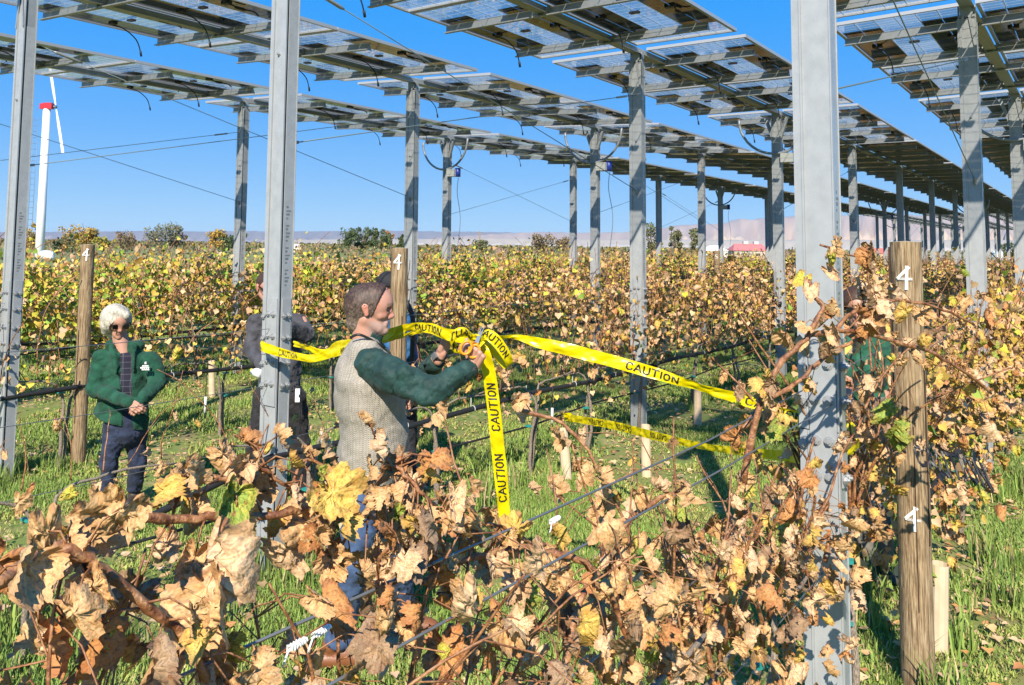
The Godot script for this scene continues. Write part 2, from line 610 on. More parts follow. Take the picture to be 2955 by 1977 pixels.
func build_cables() -> void:
	# crossed bracing cables in some of the bays, with a turnbuckle by the top end
	var bays := [[0, -1], [0, 1], [0, 3], [1, 0], [1, 2], [2, 0], [2, 2], [3, 0], [3, 2], [1, 8], [2, 8]]
	var row_words := ["beside the golden hedge", "second from the hedge", "third from the hedge", "nearest the camera"]
	for b in bays:
		var k: int = b[0]
		var za: float = -(ROW_U[k] + b[1] * PITCH)
		var zb := za - PITCH
		for d in 2:
			var p := Vector3(ROW_X[k] + 0.02, TOP - 0.42, za + (0.0 if d == 0 else 0.02))
			var q := Vector3(ROW_X[k] + 0.02, 2.72, zb + 0.062)
			if d == 1:
				p = Vector3(ROW_X[k] + 0.02, TOP - 0.42, zb + 0.062)
				q = Vector3(ROW_X[k] + 0.02, 2.72, za - 0.06)
			var t := thing("bracing_cable", "%s steel cable bracing the %s bay of the %s tracker row" % ["falling" if d == 0 else "rising", ordinal(b[1] + 2), ["hedge-side", "second", "third", "nearest"][k]], "cable", p, 0.0, "bracing cables between the steel posts")
			var v := q - p
			part("wire_rope", tube_mesh([Vector3.ZERO, v], [0.0042], 5), M.cable, t)
			var dir := v.normalized()
			var st := mb(false)
			tube(st, [dir * 0.25, dir * 0.28, dir * 0.5, dir * 0.53], [0.006, 0.014, 0.014, 0.006], 6)
			part("turnbuckle", done(st), M.bolt, t)
			st = mb(false)
			tube(st, [v - dir * 0.06, v, v + Vector3(0.0, -0.05, 0.01)], [0.012, 0.014, 0.008], 6)
			part("hook", done(st), M.bolt, t)


# ---------------------------------------------------------------- leaves
func outline(a: float, teeth: float) -> float:     # radius of a grape leaf, a measured from its tip
	var r := 0.70
	for l in [[0.0, 0.30, 0.46], [1.02, 0.22, 0.36], [-1.02, 0.22, 0.36], [2.05, 0.10, 0.40], [-2.05, 0.10, 0.40]]:
		var d := absf(wrapf(a - l[0], -PI, PI))
		r += l[1] * exp(-d * d / (l[2] * l[2] * 0.5))
	r *= 1.0 - 0.72 * exp(-pow(absf(absf(a) - PI) / 0.26, 2.0))
	return r * (1.0 + teeth * (fposmod(a * 17.0 / PI, 1.0) - 0.5) + teeth * 0.7 * sin(a * 7.3 + 1.0) * sin(a * 3.1))

func make_leaf(seed_: int, pts: int, rings: int) -> ArrayMesh:
	var r := RandomNumberGenerator.new()
	r.seed = seed_
	var roll := r.randf_range(-3.4, 3.4)
	var cup := r.randf_range(-0.5, 0.9)
	var nod := r.randf_range(-1.4, 0.4)
	var wave := r.randf_range(0.06, 0.20)
	var ph := r.randf_range(0, TAU)
	var fold := r.randf_range(0.0, 0.55)
	var rim := r.randf_range(-0.5, 0.9)
	var skew := r.randf_range(-0.5, 0.5)
	var warp := FastNoiseLite.new()
	warp.seed = seed_
	warp.frequency = 1.3
	var pos := []
	var uvs := []
	for i in rings + 1:
		var row_p := []
		var row_u := []
		for k in pts:
			var a := -PI + TAU * (k + 0.5) / pts
			var f := float(i) / rings
			var rr := outline(a, 0.17 if pts > 20 else 0.0) * f
			var x := sin(a) * rr
			var y := -cos(a) * rr - 0.08
			row_u.append(Vector2(0.5 + x * 0.45, 0.15 - y * 0.45))
			var z := absf(x) * fold + cup * (x * x + y * y) * 0.35 + rim * pow(f, 4.0) * 0.35 + wave * sin(3.0 * a + ph) * f * f + warp.get_noise_2d(x * 2.0, y * 2.0) * 0.34 + warp.get_noise_2d(x * 6.0 + 9.0, y * 6.0) * 0.09
			var c := roll + skew * y
			if absf(c) > 0.05:
				var nx := sin(x * c) / c
				z = z * cos(x * c) + (1.0 - cos(x * c)) / c
				x = nx
			var yy := sin(y * nod) / nod if absf(nod) > 0.05 else y
			z += (1.0 - cos(y * nod)) / nod if absf(nod) > 0.05 else 0.0
			row_p.append(Vector3(x, yy, z))
		pos.append(row_p)
		uvs.append(row_u)
	var st := mb(false)
	for i in rings:
		for k in pts - 1:
			var k2 := k + 1
			var q := [[i, k], [i, k2], [i + 1, k2], [i, k], [i + 1, k2], [i + 1, k]]
			for c in (q if i > 0 else [[0, k], [1, k2], [1, k]]):
				st.set_uv(uvs[c[0]][c[1]])
				st.add_vertex(pos[c[0]][c[1]])
	return done(st)

func leaf_basis(size: float, droop := 0.7) -> Basis:
	# tip hangs down and out, blade turned at random
	var down := Vector3(rf(-1, 1), -droop * 1.6 + rf(-0.5, 0.5), rf(-1, 1)).normalized()
	var y := -down
	var n := Vector3(rf(-1, 1), rf(-0.6, 1.0), rf(-0.9, 1.1))
	n = (n - y * n.dot(y)).normalized()
	var x := y.cross(n)
	return Basis(x * size, y * size, n * size)

func pick_mat(gold: float) -> int:
	var t := rng.randf()
	if gold > 1.0:
		return 3 if t < 0.26 else (4 if t < 0.52 else (5 if t < 0.82 else [0, 1, 2][rng.randi() % 3]))
	if t < gold * 0.42:
		return 3
	if t < gold * 0.62:
		return 4
	if t < gold * 0.74:
		return 5
	t = rng.randf()
	return 0 if t < 0.42 else (1 if t < 0.68 else (2 if t < 0.82 else (6 if t < 0.93 else 3)))

const LEAF_COLORS := [[.56, .35, .16], [.60, .40, .23], [.48, .23, .08], [.58, .39, .07], [.50, .47, .05], [.20, .30, .035], [.30, .19, .10]]

func small_leaf(st: SurfaceTool, p: Vector3, b: Basis, c: Color) -> void:
	var fold := rf(0.05, 0.5)
	var pts := [Vector3(0, 0.02, 0), Vector3(0.5, 0.12, fold * 0.5), Vector3(0.62, -0.35, fold * 0.7), Vector3(0.33, -0.62, fold * 0.3), Vector3(0, -1.0, -0.12), Vector3(-0.33, -0.62, fold * 0.3), Vector3(-0.62, -0.35, fold * 0.7), Vector3(-0.5, 0.12, fold * 0.5)]
	var mid := p + b * Vector3(0, -0.35, rf(-0.15, 0.0))
	st.set_color(c)
	for i in 8:
		st.add_vertex(mid)
		st.add_vertex(p + b * pts[i])
		st.add_vertex(p + b * pts[(i + 1) % 8])

func leaf_color(i: int) -> Color:
	var c: Array = LEAF_COLORS[i]
	var v := rf(0.75, 1.2)
	return Color(c[0] * v, c[1] * v * rf(0.9, 1.1), c[2] * v)


# ---------------------------------------------------------------- vines
func cane_path(start: Vector3, top_y: float, lean: Vector2, droop: float) -> Array:
	var pts := [start]
	var n := 7
	var p := start
	var dir := Vector3(lean.x, 1.0, lean.y).normalized()
	var steps := (top_y - start.y) / n * 1.12
	for i in n:
		dir = (dir + Vector3(rf(-0.22, 0.22), -droop * i * 0.08, rf(-0.25, 0.25))).normalized()
		p += dir * maxf(steps, 0.03)
		pts.append(p)
	return pts

# One vine. fine: each leaf and cane is a piece of its own; otherwise they are joined.
func make_vine(o: Node3D, spec: Dictionary) -> void:
	var fine: bool = spec.get("fine", false)
	var half: float = spec.get("half", 0.85)
	var cord: float = spec.get("cord", 0.86)
	var lo: float = spec.get("lo", 1.35)
	var hi: float = spec.get("hi", 1.75)
	var n_canes: int = spec.get("canes", 12)
	var n_leaves: int = spec.get("leaves", 14)
	var gold: float = spec.get("gold", 0.2)
	var size: float = spec.get("size", 0.06)
	var spread: float = spec.get("spread", 0.16)
	var most: int = spec.get("most", 280)
	var thick: float = spec.get("thick", 1.0)
	var drop: float = spec.get("drop", 0.25)
	var top := Vector3(rf(-0.05, 0.05), cord - 0.16, rf(-0.05, 0.05))
	for s in [-1.0, 1.0]:
		var tr := curve([Vector3(s * 0.02, -0.05, s * 0.04), Vector3(s * 0.03 + rf(-0.03, 0.03), 0.3, s * 0.05 + rf(-0.03, 0.03)), top + Vector3(s * 0.02, -0.02, s * 0.05), Vector3(0.0, cord - 0.03, s * 0.13), Vector3(rf(-0.03, 0.03), cord + rf(-0.03, 0.02), s * half * 0.5), Vector3(rf(-0.03, 0.03), cord + rf(-0.03, 0.03), s * half)])
		for j in tr.size():
			tr[j] += Vector3(rf(-1, 1), rf(-1, 1), rf(-1, 1)) * 0.007
		part("trunk", tube_mesh(tr, [0.021, 0.017, 0.019, 0.016, 0.017, 0.015, 0.017, 0.014, 0.013, 0.012, 0.010, 0.010, 0.008, 0.009, 0.008, 0.008, 0.007, 0.008, 0.006, 0.006, 0.005], 7), M.bark, o)
	for i in 2:
		part("vine_tie", one_box(Vector3(0.0, cord - 0.13 - i * 0.25, 0.03), Vector3(0.045, 0.014, 0.06), Basis(Vector3.UP, rf(0, 3))), M.green_tie, o)
	var cane_st := mb(false)
	var leaf_st := mb(false)
	var made := 0
	for i in n_canes:
		var z := -half + 2.0 * half * (i + rf(0.1, 0.9)) / n_canes
		var full := rf(0.35, 1.65) if not fine else 1.0
		var start := Vector3(rf(-0.03, 0.03), cord + rf(-0.02, 0.03), z)
		var path := curve(cane_path(start, rf(lo, hi), Vector2(rf(-1, 1) * spread * 1.6, rf(-0.35, 0.35)), spec.get("droop", 0.3)), 2)
		var r0 := rf(0.0032, 0.0055) * thick
		var rad := []
		for k in path.size():
			rad.append(lerpf(r0, r0 * 0.35, float(k) / path.size()))
		if fine:
			part("cane", tube_mesh(path, rad, 6), M.cane, o)
		else:
			tube(cane_st, path, [r0 * 1.1], 4, false)
		for j in int(n_leaves * full):
			var f := pow(rng.randf(), 0.75)
			var k := int(f * (path.size() - 1))
			var p: Vector3 = path[k]
			if not fine and rng.randf() < 0.6:
				k = int((0.35 + 0.55 * fposmod(i * 0.37, 1.0)) * (path.size() - 1))
				p = path[k]
			var off := Vector3(rf(-1, 1) * spread, rf(-drop, 0.08), rf(-1, 1) * 0.10)
			var q := p + off
			var sz := size * (rf(0.55, 1.2) if rng.randf() < 0.85 else rf(1.2, 1.6))
			var mi := pick_mat(gold)
			if fine and made < most:
				made += 1
				var l := part("leaf", leaf_meshes[rng.randi() % 14], leaf_mats[mi], o)
				l.transform = Transform3D(leaf_basis(sz), q)
				if off.length() < 0.2:
					tube(cane_st, [p, (p + q) * 0.5 + Vector3(0, 0.02, 0), q], [0.0013], 4, false)
			else:
				small_leaf(leaf_st, q, leaf_basis(sz * 0.92), leaf_color(mi))
	stuff(part("side_shoots" if fine else "canes", done(cane_st), M.cane, o))
	if not fine or made >= most:
		stuff(part("foliage", done(leaf_st), M.foliage, o))

func build_vines() -> void:
	for i in 14:
		leaf_meshes.append(make_leaf(900 + i, 66, 5))
	# the nearest row, big leaves one by one
	var specs := [
		[0.55, "dry tan grapevine nearest the camera, huge curled leaves at bottom left", {"lo": 1.5, "hi": 1.72, "cord": 1.18, "canes": 20, "leaves": 11, "size": 0.040, "half": 0.72, "gold": 0.10, "drop": 0.16, "spread": 0.2}],
		[1.75, "dry tan grapevine in front of the jeans of the vest wearer", {"lo": 1.25, "hi": 1.58, "cord": 1.0, "canes": 20, "leaves": 13, "size": 0.041, "half": 0.75, "gold": 0.10, "drop": 0.28, "spread": 0.2}],
		[2.85, "bare branching grapevine left of the largest steel post, behind two wires", {"lo": 1.1, "hi": 1.42, "canes": 24, "leaves": 9, "size": 0.044, "half": 0.6, "gold": 0.12, "thick": 1.7, "drop": 0.35}],
		[4.0, "tangled grapevine around the foot of the largest steel post", {"lo": 1.25, "hi": 1.85, "canes": 26, "leaves": 7, "size": 0.046, "half": 0.46, "gold": 0.14, "thick": 1.8, "drop": 0.35}],
		[5.6, "golden brown grapevine just right of the big wooden post numbered 4", {"lo": 1.45, "hi": 1.95, "canes": 18, "leaves": 26, "size": 0.05, "half": 0.85, "gold": 0.42, "thick": 1.3, "drop": 0.75, "spread": 0.17, "most": 300}],
		[7.2, "golden brown grapevine at the right edge, second beyond the big wooden post", {"lo": 1.4, "hi": 1.9, "canes": 18, "leaves": 28, "size": 0.052, "half": 0.85, "gold": 0.5, "drop": 0.8, "spread": 0.2, "most": 300}],
		[8.8, "golden brown grapevine at the right edge, third beyond the big wooden post", {"lo": 1.4, "hi": 1.9, "canes": 18, "leaves": 28, "size": 0.052, "half": 0.85, "gold": 0.5, "drop": 0.8, "spread": 0.2, "most": 300}],
	]
	for s in specs:
		var o := thing("grapevine", s[1], "grapevine", Vector3(ROW_X[3], 0, -s[0]), 0.0, "grapevines of the row nearest the camera")
		var d: Dictionary = s[2]
		d["fine"] = true
		make_vine(o, d)
	hero_canes()
	# the taped row behind the vest wearer: sparse vines
	var u := 3.0
	var words := ["in front of the woman's jeans", "by the foot of the taped steel post", "right behind the vest wearer", "behind the hanging tape tail", "with the lower tape tied to its trunk", "in front of the steel post right of the tape knot", "behind the long tape, first beyond the steel post", "behind the long tape, second beyond the steel post", "behind the long tape, third beyond the steel post"]
	for i in 9:
		u = [2.1, 3.95, 5.3, 6.62, 7.75, 8.95, 10.6, 12.2, 13.8][i]
		var o := thing("grapevine", "sparse brown grapevine " + words[i], "grapevine", Vector3(ROW_X[2] + rf(-0.05, 0.05), 0, -u), 0.0, "sparse grapevines of the taped row")
		var thin := i < 4
		make_vine(o, {"fine": true, "canes": 8 if thin else 17, "leaves": 3 if i < 2 else (6 if thin else 19), "size": 0.05, "lo": 1.1 if thin else 1.4, "hi": 1.45 if thin else 1.95, "cord": 0.8, "half": 0.8, "gold": 0.16 if thin else 0.26, "most": 120, "drop": 0.45})
	# everything else is made from a few kinds that are repeated
	var kinds := {}
	for v in 3:
		kinds["gold%d" % v] = {"canes": 22, "leaves": 56, "gold": 0.5, "size": 0.060, "lo": 1.5, "hi": 2.2, "drop": 0.55, "spread": 0.30, "half": 0.95, "droop": 0.6}
		kinds["green%d" % v] = {"canes": 22, "leaves": 66, "gold": 1.1, "size": 0.066, "lo": 1.55, "hi": 2.28, "drop": 0.6, "spread": 0.32, "half": 0.95, "droop": 0.6}
		kinds["brown%d" % v] = {"canes": 28, "leaves": 28, "gold": 0.36, "size": 0.056, "lo": 1.5, "hi": 2.08, "drop": 0.5, "spread": 0.28, "half": 0.95, "droop": 0.5, "thick": 1.4}
		kinds["sparse%d" % v] = {"canes": 18, "leaves": 13, "gold": 0.3, "size": 0.052, "lo": 1.3, "hi": 1.85, "drop": 0.35, "spread": 0.2, "half": 0.9, "cord": 0.8}
	var proto := {}
	var rows := [
		[ROW_X[3], 10.4, 62.0, "row nearest the camera", "gold"], [ROW_X[2], 15.4, 62.0, "taped row", "brown"], [ROW_X[1], 2.2, 62.0, "row behind the woman in green", "sparse"],
		[ROW_X[0], 2.6, 62.0, "golden hedge row", "green"], [-14.17, 3.0, 62.0, "first row beyond the golden hedge", "green"], [-17.5, 5.0, 62.0, "second row beyond the golden hedge", "gold"], [-20.8, 8.0, 62.0, "third row beyond the golden hedge", "gold"],
	]
	for r in rows:
		var z: float = r[1]
		var i := 0
		while z < r[2]:
			var kind: String = r[4]
			if kind == "sparse" and z > 9.0:
				kind = "brown"
			if kind == "brown" and rng.randf() < 0.25:
				kind = "gold"
			if kind == "green" and rng.randf() < (0.12 if z < 11.0 else 0.6):
				kind = "gold"
			kind += str(rng.randi() % 3)
			var words2: String = {"gol": "golden brown", "gre": "yellow and green", "spa": "sparse brown", "bro": "rusty brown"}[kind.substr(0, 3)]
			var label := "%s grapevine, %s from the left along the %s" % [words2, ordinal(i + 1), r[3]]
			var pos := Vector3(r[0] + rf(-0.06, 0.06), 0, -z)
			if not proto.has(kind):
				var o := thing("grapevine", label, "grapevine", pos, 0.0, "grapevines of the " + r[3])
				make_vine(o, kinds[kind])
				proto[kind] = o
			else:
				var c := copy(proto[kind], pos, label, "grapevines of the " + r[3])
				c.rotation.y = PI if rng.randf() < 0.5 else 0.0
				c.scale = Vector3(1, rf(0.88, 1.05), 1)
			z += rf(1.55, 1.8) if z < 40.0 else 2.2
			i += 1

func hero_canes() -> void:
	# the arching canes that stand out by the largest post and the thick ones at bottom left
	var sets := [
		["thick arching brown cane crossing the bottom left of the view", [[-60, 1375], [0, 1330], [60, 1292], [140, 1250], [230, 1215], [330, 1190], [420, 1186], [540, 1181], [660, 1174], [720, 1162], [790, 1150]], 0.88, 1.34, 0.0085, 16, 0.048],
		["brown cane drooping down from the thick arching cane at bottom left", [[140, 1262], [200, 1280], [270, 1330], [340, 1390], [400, 1440], [450, 1510], [485, 1580]], 0.93, 1.05, 0.0078, 16, 0.046],
		["long red-brown cane rising left of the largest steel post", [[1700, 1110], [1737, 941], [1758, 883], [1792, 828], [1846, 771], [1882, 706], [1866, 682], [1850, 640]], 2.6, 2.75, 0.0105, 12, 0.05],
		["arching red-brown cane crossing the big wooden post", [[1846, 771], [1914, 755], [1989, 767], [2057, 784], [2125, 805], [2193, 842], [2270, 900]], 2.75, 3.3, 0.0085, 14, 0.052],
		["orange brown cane crossing in front of the largest steel post", [[1700, 985], [1751, 920], [1819, 879], [1870, 832], [1938, 788], [1985, 772]], 2.7, 2.9, 0.0085, 9, 0.048],
		["top arching cane between the largest steel post and the wooden post", [[1890, 790], [1938, 726], [1989, 696], [2023, 687], [2091, 691], [2159, 709], [2227, 740]], 2.85, 3.2, 0.0075, 12, 0.052],
		["thin cane reaching up across the face of the largest steel post", [[1880, 560], [1930, 580], [1975, 600], [2000, 690]], 2.9, 2.95, 0.004, 7, 0.05],
		["leafy cane arching over the wires at the middle bottom", [[1290, 1580], [1320, 1400], [1360, 1310], [1400, 1250], [1455, 1175], [1560, 1120]], 1.75, 2.1, 0.0085, 12, 0.048],
		["bent brown cane below the wires at the middle bottom", [[1235, 1262], [1300, 1275], [1370, 1310], [1410, 1390], [1440, 1470], [1455, 1580]], 1.7, 1.75, 0.0078, 10, 0.048],
		["long orange cane under the twin wires at the middle bottom", [[970, 1330], [1040, 1290], [1110, 1268], [1190, 1254], [1245, 1251]], 1.5, 1.65, 0.007, 9, 0.046],
		["leafy shoot across the lower part of the taped steel post", [[400, 1150], [440, 1085], [520, 1100], [600, 1065], [660, 1110], [700, 1050], [780, 1085]], 1.22, 1.34, 0.004, 30, 0.034],
		["leafy shoot over the hip of the vest wearer", [[860, 1000], [885, 1050], [925, 1085], [960, 1120], [1000, 1180], [960, 1260], [900, 1340]], 1.42, 1.36, 0.004, 30, 0.034],
		["leafy shoot over the thigh of the vest wearer", [[760, 1150], [800, 1190], [850, 1180], [900, 1230], [860, 1300], [880, 1400]], 1.30, 1.30, 0.004, 24, 0.034],
		["low leafy shoot below the end of the hanging tape tail", [[980, 1150], [1030, 1185], [1090, 1200], [1160, 1205], [1220, 1250]], 1.5, 1.65, 0.004, 18, 0.034],
		["slim cane with a few leaves in front of the hanging tape tail", [[1175, 935], [1270, 960], [1330, 1010], [1380, 1090], [1420, 1180], [1450, 1240]], 2.3, 2.2, 0.0055, 9, 0.05],
	]
	for s in sets:
		var pts := []
		var raw: Array = s[1]
		for i in raw.size():
			pts.append(at(raw[i][0], raw[i][1], lerpf(s[2], s[3], float(i) / (raw.size() - 1))))
		var base: Vector3 = pts[0]
		var local := []
		for p in pts:
			local.append(p - base)
		var path := curve(local, 4)
		for i in path.size():
			path[i] += Vector3(rf(-1, 1), rf(-1, 1), rf(-1, 1)) * 0.004
		var o := thing("vine_cane", s[0], "vine cane", base, 0.0, "arching canes of the nearest row")
		var rad := []
		for i in path.size():
			rad.append(s[4] * lerpf(1.0, 0.6, float(i) / path.size()) * (1.25 if i % 5 == 2 else 1.0))
		part("stem", tube_mesh(path, rad, 8), M.cane, o)
		for i in s[5]:
			var k := int((i + rf(0.1, 0.9)) / s[5] * (path.size() - 1))
			var p: Vector3 = path[k]
			var q := p + Vector3(rf(-0.06, 0.06), rf(-0.09, 0.05), rf(-0.06, 0.06))
			var st := mb(false)
			tube(st, [p, (p + q) * 0.5 + Vector3(0, 0.012, 0), q], [0.002, 0.0015, 0.001], 5)
			part("leaf_stalk", done(st), M.cane, o)
			var l := part("leaf", leaf_meshes[rng.randi() % 14], leaf_mats[pick_mat(0.12)], o)
			l.transform = Transform3D(leaf_basis(s[6] * rf(0.7, 1.25)), q)
	# the fresh green leaves by the wooden post and the big pale one at left
	var o := thing("vine_cane", "short shoot with two fresh green leaves against the wooden post", "vine cane", at(2040, 940, 3.4), 0.0, "arching canes of the nearest row")
	var st := mb(false)
	tube(st, [Vector3(0, 0, 0), Vector3(0.02, 0.05, -0.02), Vector3(0.0, 0.12, -0.03)], [0.003, 0.002], 5)
	part("stem", done(st), M.cane, o)
	for i in 3:
		var l := part("leaf", leaf_meshes[3 + i], leaf_mats[5], o)
		l.transform = Transform3D(leaf_basis(0.085), Vector3(0.02 * i, -0.05 * i, 0.01))
	o = thing("vine_cane", "pair of very large pale tan leaves hanging at the lower left", "vine cane", at(520, 1185, 1.12), 0.0, "arching canes of the nearest row")
	st = mb(false)
	tube(st, [Vector3(0, 0, 0), Vector3(0.0, -0.03, 0.02), Vector3(0.01, -0.05, 0.02)], [0.003, 0.002], 5)
	part("stem", done(st), M.cane, o)
	for i in 2:
		var l := part("leaf", leaf_meshes[[1, 6][i]], leaf_mats[1 - i], o)
		var n := Vector3(0.25, 0.25, 0.95).normalized()
		var y := (Vector3(0.1 - 0.5 * i, 1, 0.0) - n * n.dot(Vector3(0.1 - 0.5 * i, 1, 0.0))).normalized()
		l.transform = Transform3D(Basis(y.cross(n) * 0.085, y * 0.085, n * 0.085), Vector3(0.01, -0.04 - 0.06 * i, 0.02 + 0.01 * i))


# ---------------------------------------------------------------- trellis: wooden posts, wires, hoses, grow tubes
func stroke(st: SurfaceTool, pts: Array, r: float, w: float, y0: float, a0: float) -> void:   # painted on a round post
	for i in pts.size() - 1:
		var p: Vector2 = pts[i]
		var q: Vector2 = pts[i + 1]
		var t := (q - p).normalized() * 0.2
		var n := Vector2(-t.y, t.x).normalized() * w
		for s in 4:
			var c := [p.lerp(q, s / 4.0) + n, p.lerp(q, s / 4.0) - n, p.lerp(q, (s + 1) / 4.0) - n, p.lerp(q, (s + 1) / 4.0) + n]
			var v := []
			for e in c:
				var a: float = a0 + e.x / r
				v.append(Vector3(sin(a) * (r + 0.0035), y0 + e.y, cos(a) * (r + 0.0035)))
			quad(st, v[0], v[1], v[2], v[3])
			quad(st, v[3], v[2], v[1], v[0])

const FOUR := [[Vector2(0.024, 0.05), Vector2(-0.028, -0.008), Vector2(0.036, -0.008)], [Vector2(0.014, 0.055), Vector2(0.010, -0.06)]]
const FIVE := [[Vector2(0.026, 0.05), Vector2(-0.02, 0.05), Vector2(-0.022, 0.01), Vector2(0.012, 0.012), Vector2(0.024, -0.018), Vector2(0.008, -0.045), Vector2(-0.024, -0.045)]]

func wood_post(pos: Vector3, r: float, h: float, number: int, marks: Array, label: String) -> void:
	var o := thing("wooden_post", label, "wooden post", pos, 0.0, "round wooden end posts with painted numbers")
	var st := mb(false)
	var n := 26
	var nz := FastNoiseLite.new()
	nz.seed = int(pos.x * 100.0) + 77
	nz.frequency = 1.0
	var ring := func(y: float) -> Array:
		var a := []
		for k in n:
			var t := TAU * k / n
			var rr: float = r * (1.0 + 0.035 * nz.get_noise_2d(k * 3.1, y * 0.4) + 0.03 * nz.get_noise_2d(cos(t) * 2.0, y * 1.5)) * (1.0 - 0.04 * y / h)
			a.append(Vector3(sin(t) * rr, y, cos(t) * rr))
		return a
	var prev: Array = ring.call(-0.1)
	for i in range(1, 25):
		var cur: Array = ring.call(lerpf(-0.1, h, i / 24.0))
		for k in n:
			var k2 := (k + 1) % n
			quad(st, cur[k], cur[k2], prev[k2], prev[k])
		prev = cur
	part("post_body", done(st), M.wood, o)
	st = mb()
	for k in n:
		for p in [Vector3(0, h + 0.006, 0), prev[(k + 1) % n], prev[k]]:
			st.add_vertex(p)
	part("end_grain", done(st), mat(lin(.36, .29, .18), 0.95), o)
	st = mb()
	for k in 4:      # drying cracks
		var a := TAU * k / 4.0 + nz.get_noise_1d(k * 9.0) * 2.0 + 0.3
		var y0 := 0.3 + 0.3 * k
		box(st, Vector3(sin(a) * r * 0.985, minf(y0 + 0.5, h - 0.45), cos(a) * r * 0.985), Vector3(0.004, 0.85, 0.012), Basis(Vector3.UP, a))
	part("drying_crack", done(st), mat(lin(.05, .03, .018), 1.0), o)
	for m in marks:
		st = mb()
		for s in (FOUR if number == 4 else FIVE):
			stroke(st, s, r, 0.0065, m[0], m[1])
		part("painted_number", done(st), M.white_paint, o)

func build_trellis() -> void:
	wood_post(Vector3(-0.76, 0, -4.62), 0.072, 2.10, 4, [[1.93, 0.0], [0.80, 0.05]], "thick round wooden post with two white painted 4s, right of the largest steel post")
	wood_post(Vector3(-4.20, 0, -4.78), 0.066, 2.03, 4, [[1.93, 0.45]], "round wooden post with a white painted 4, behind the face of the vest wearer")
	wood_post(Vector3(-7.53, 0, -4.11), 0.064, 2.02, 4, [[1.93, 0.75]], "round weathered wooden post left of the woman in green, white paint near its top")
	wood_post(Vector3(-10.78, 0, -19.4), 0.075, 2.02, 5, [[1.88, 0.3]], "pale wooden post painted with a 5, beside the steel post right of the middle")
	wood_post(Vector3(-7.50, 0, -20.4), 0.075, 2.03, 5, [[1.88, 0.2]], "wooden post painted with a 5, beside a shaded drive post")
	wood_post(Vector3(-4.19, 0, -21.2), 0.075, 2.10, 5, [[1.90, 0.1]], "pale wooden post painted with a 5, seen just right of the largest steel post")
	var words := ["golden hedge row", "row behind the woman in green", "taped row", "row nearest the camera"]
	var heights := [["bottom", 0.80], ["lower", 1.16], ["top", 1.52]]
	for k in 4:
		for hh in heights:
			var pts := []
			for i in 30:
				var z := -0.2 - i * 2.2
				pts.append(Vector3(0, hh[1] - 0.02 * sin(i * 1.3) + (0.04 if i == 2 and hh[0] == "top" and k == 3 else 0.0), z))
			part_wire("trellis_wire", pts, ROW_X[k], 0.0026 if k == 3 else 0.0022, "%s steel trellis wire of the %s" % [hh[0], words[k]])
		if k == 3:
			var pts := []
			for i in 30:
				pts.append(Vector3(0, 1.475 - 0.012 * sin(i * 1.1) - 0.05 * exp(-absf(i - 0.5)), -0.2 - i * 2.2))
			part_wire("trellis_wire", pts, ROW_X[k] + 0.05, 0.0026, "second catch wire just below the top wire of the row nearest the camera")
	# white knotted string on the near wires
	var knots := [[595, 1535], [680, 1475], [735, 1445], [1270, 1190], [1440, 1435]]
	for i in knots.size():
		var p := on_row(knots[i][0], knots[i][1], ROW_X[3] + 0.03)
		var o := thing("string_knot", "white string knot on the near wires, number %s from the left" % ["one", "two", "three", "four", "five"][i], "string", p, 0.0, "white string knots on the near wires")
		var st := mb(false)
		var pts := []
		for j in 40:
			pts.append(Vector3(cos(j * 1.1) * 0.0038, sin(j * 1.1) * 0.0038, -0.016 + j * 0.0008) + Vector3(0.001 * sin(j * 2.3), 0.0015 * sin(j * 3.1), 0))
		tube(st, pts, [0.0019], 5)
		part("coil", done(st), M.white_plastic, o)
		st = mb(false)
		tube(st, [Vector3(0.005, 0, 0.02), Vector3(0.008, -0.012, 0.03), Vector3(0.002, -0.02, 0.026)], [0.0016], 5)
		part("loose_end", done(st), M.white_plastic, o)
	# black drip pipes on hooks
	var hose := [[0, 2.0, 0.72], [1, 2.0, 0.70], [2, 0.4, 0.70], [3, 4.95, 0.66]]
	for hdef in hose:
		var k: int = hdef[0]
		var o := thing("drip_pipe", "black drip irrigation pipe hung along the %s" % words[k], "irrigation pipe", Vector3(ROW_X[k] + 0.06, 0, -hdef[1]), 0.0, "black drip pipes along the vine rows")
		var pts := []
		for i in 60:
			var u: float = hdef[1] + i * 1.05
			pts.append(Vector3(0.0, hdef[2] - 0.018 * sin(i * 1.9) - (0.36 * smoothstep(3.6, 1.6, u) if k == 2 else 0.0), -i * 1.05))
		part("pipe", tube_mesh(pts, [0.021], 10), M.pipe, o)
		if k == 3:
			var st := mb(false)
			tube(st, curve([Vector3(0, 0.66, 0.0), Vector3(0.0, 0.55, 0.10), Vector3(0.02, 0.38, 0.16), Vector3(0.04, 0.3, 0.3)]), [0.021], 10)
			part("pipe_end", done(st), M.pipe, o)
		for i in ([10, 24, 24, 3][k]):
			var z: float = (-0.5 if k != 2 else -3.6) - i * 0.85
			var st := mb(false)
			var c := []
			for j in 9:
				var a := -0.6 + j * 0.55
				c.append(Vector3(cos(a) * 0.026, hdef[2] + sin(a) * 0.03 + (0.03 if j == 8 else 0.0), z))
			c.append(Vector3(-0.02, hdef[2] + 0.09, z))
			tube(st, c, [0.004], 5)
			part("pipe_hook", done(st), M.grey_motor, o)
	for hdef in [[1, 1.05], [0, 1.0], [2, 0.40]]:
		var k: int = hdef[0]
		var o := thing("drip_line", "thin black dripper line strung along the %s" % words[k], "irrigation pipe", Vector3(ROW_X[k] - 0.05, 0, -2.0), 0.0, "thin dripper lines along the vine rows")
		var pts := []
		for i in 50:
			pts.append(Vector3(0.0, hdef[1] - 0.025 * sin(i * 2.1), -i * 1.2))
		part("tubing", tube_mesh(pts, [0.009], 6), M.pipe, o)
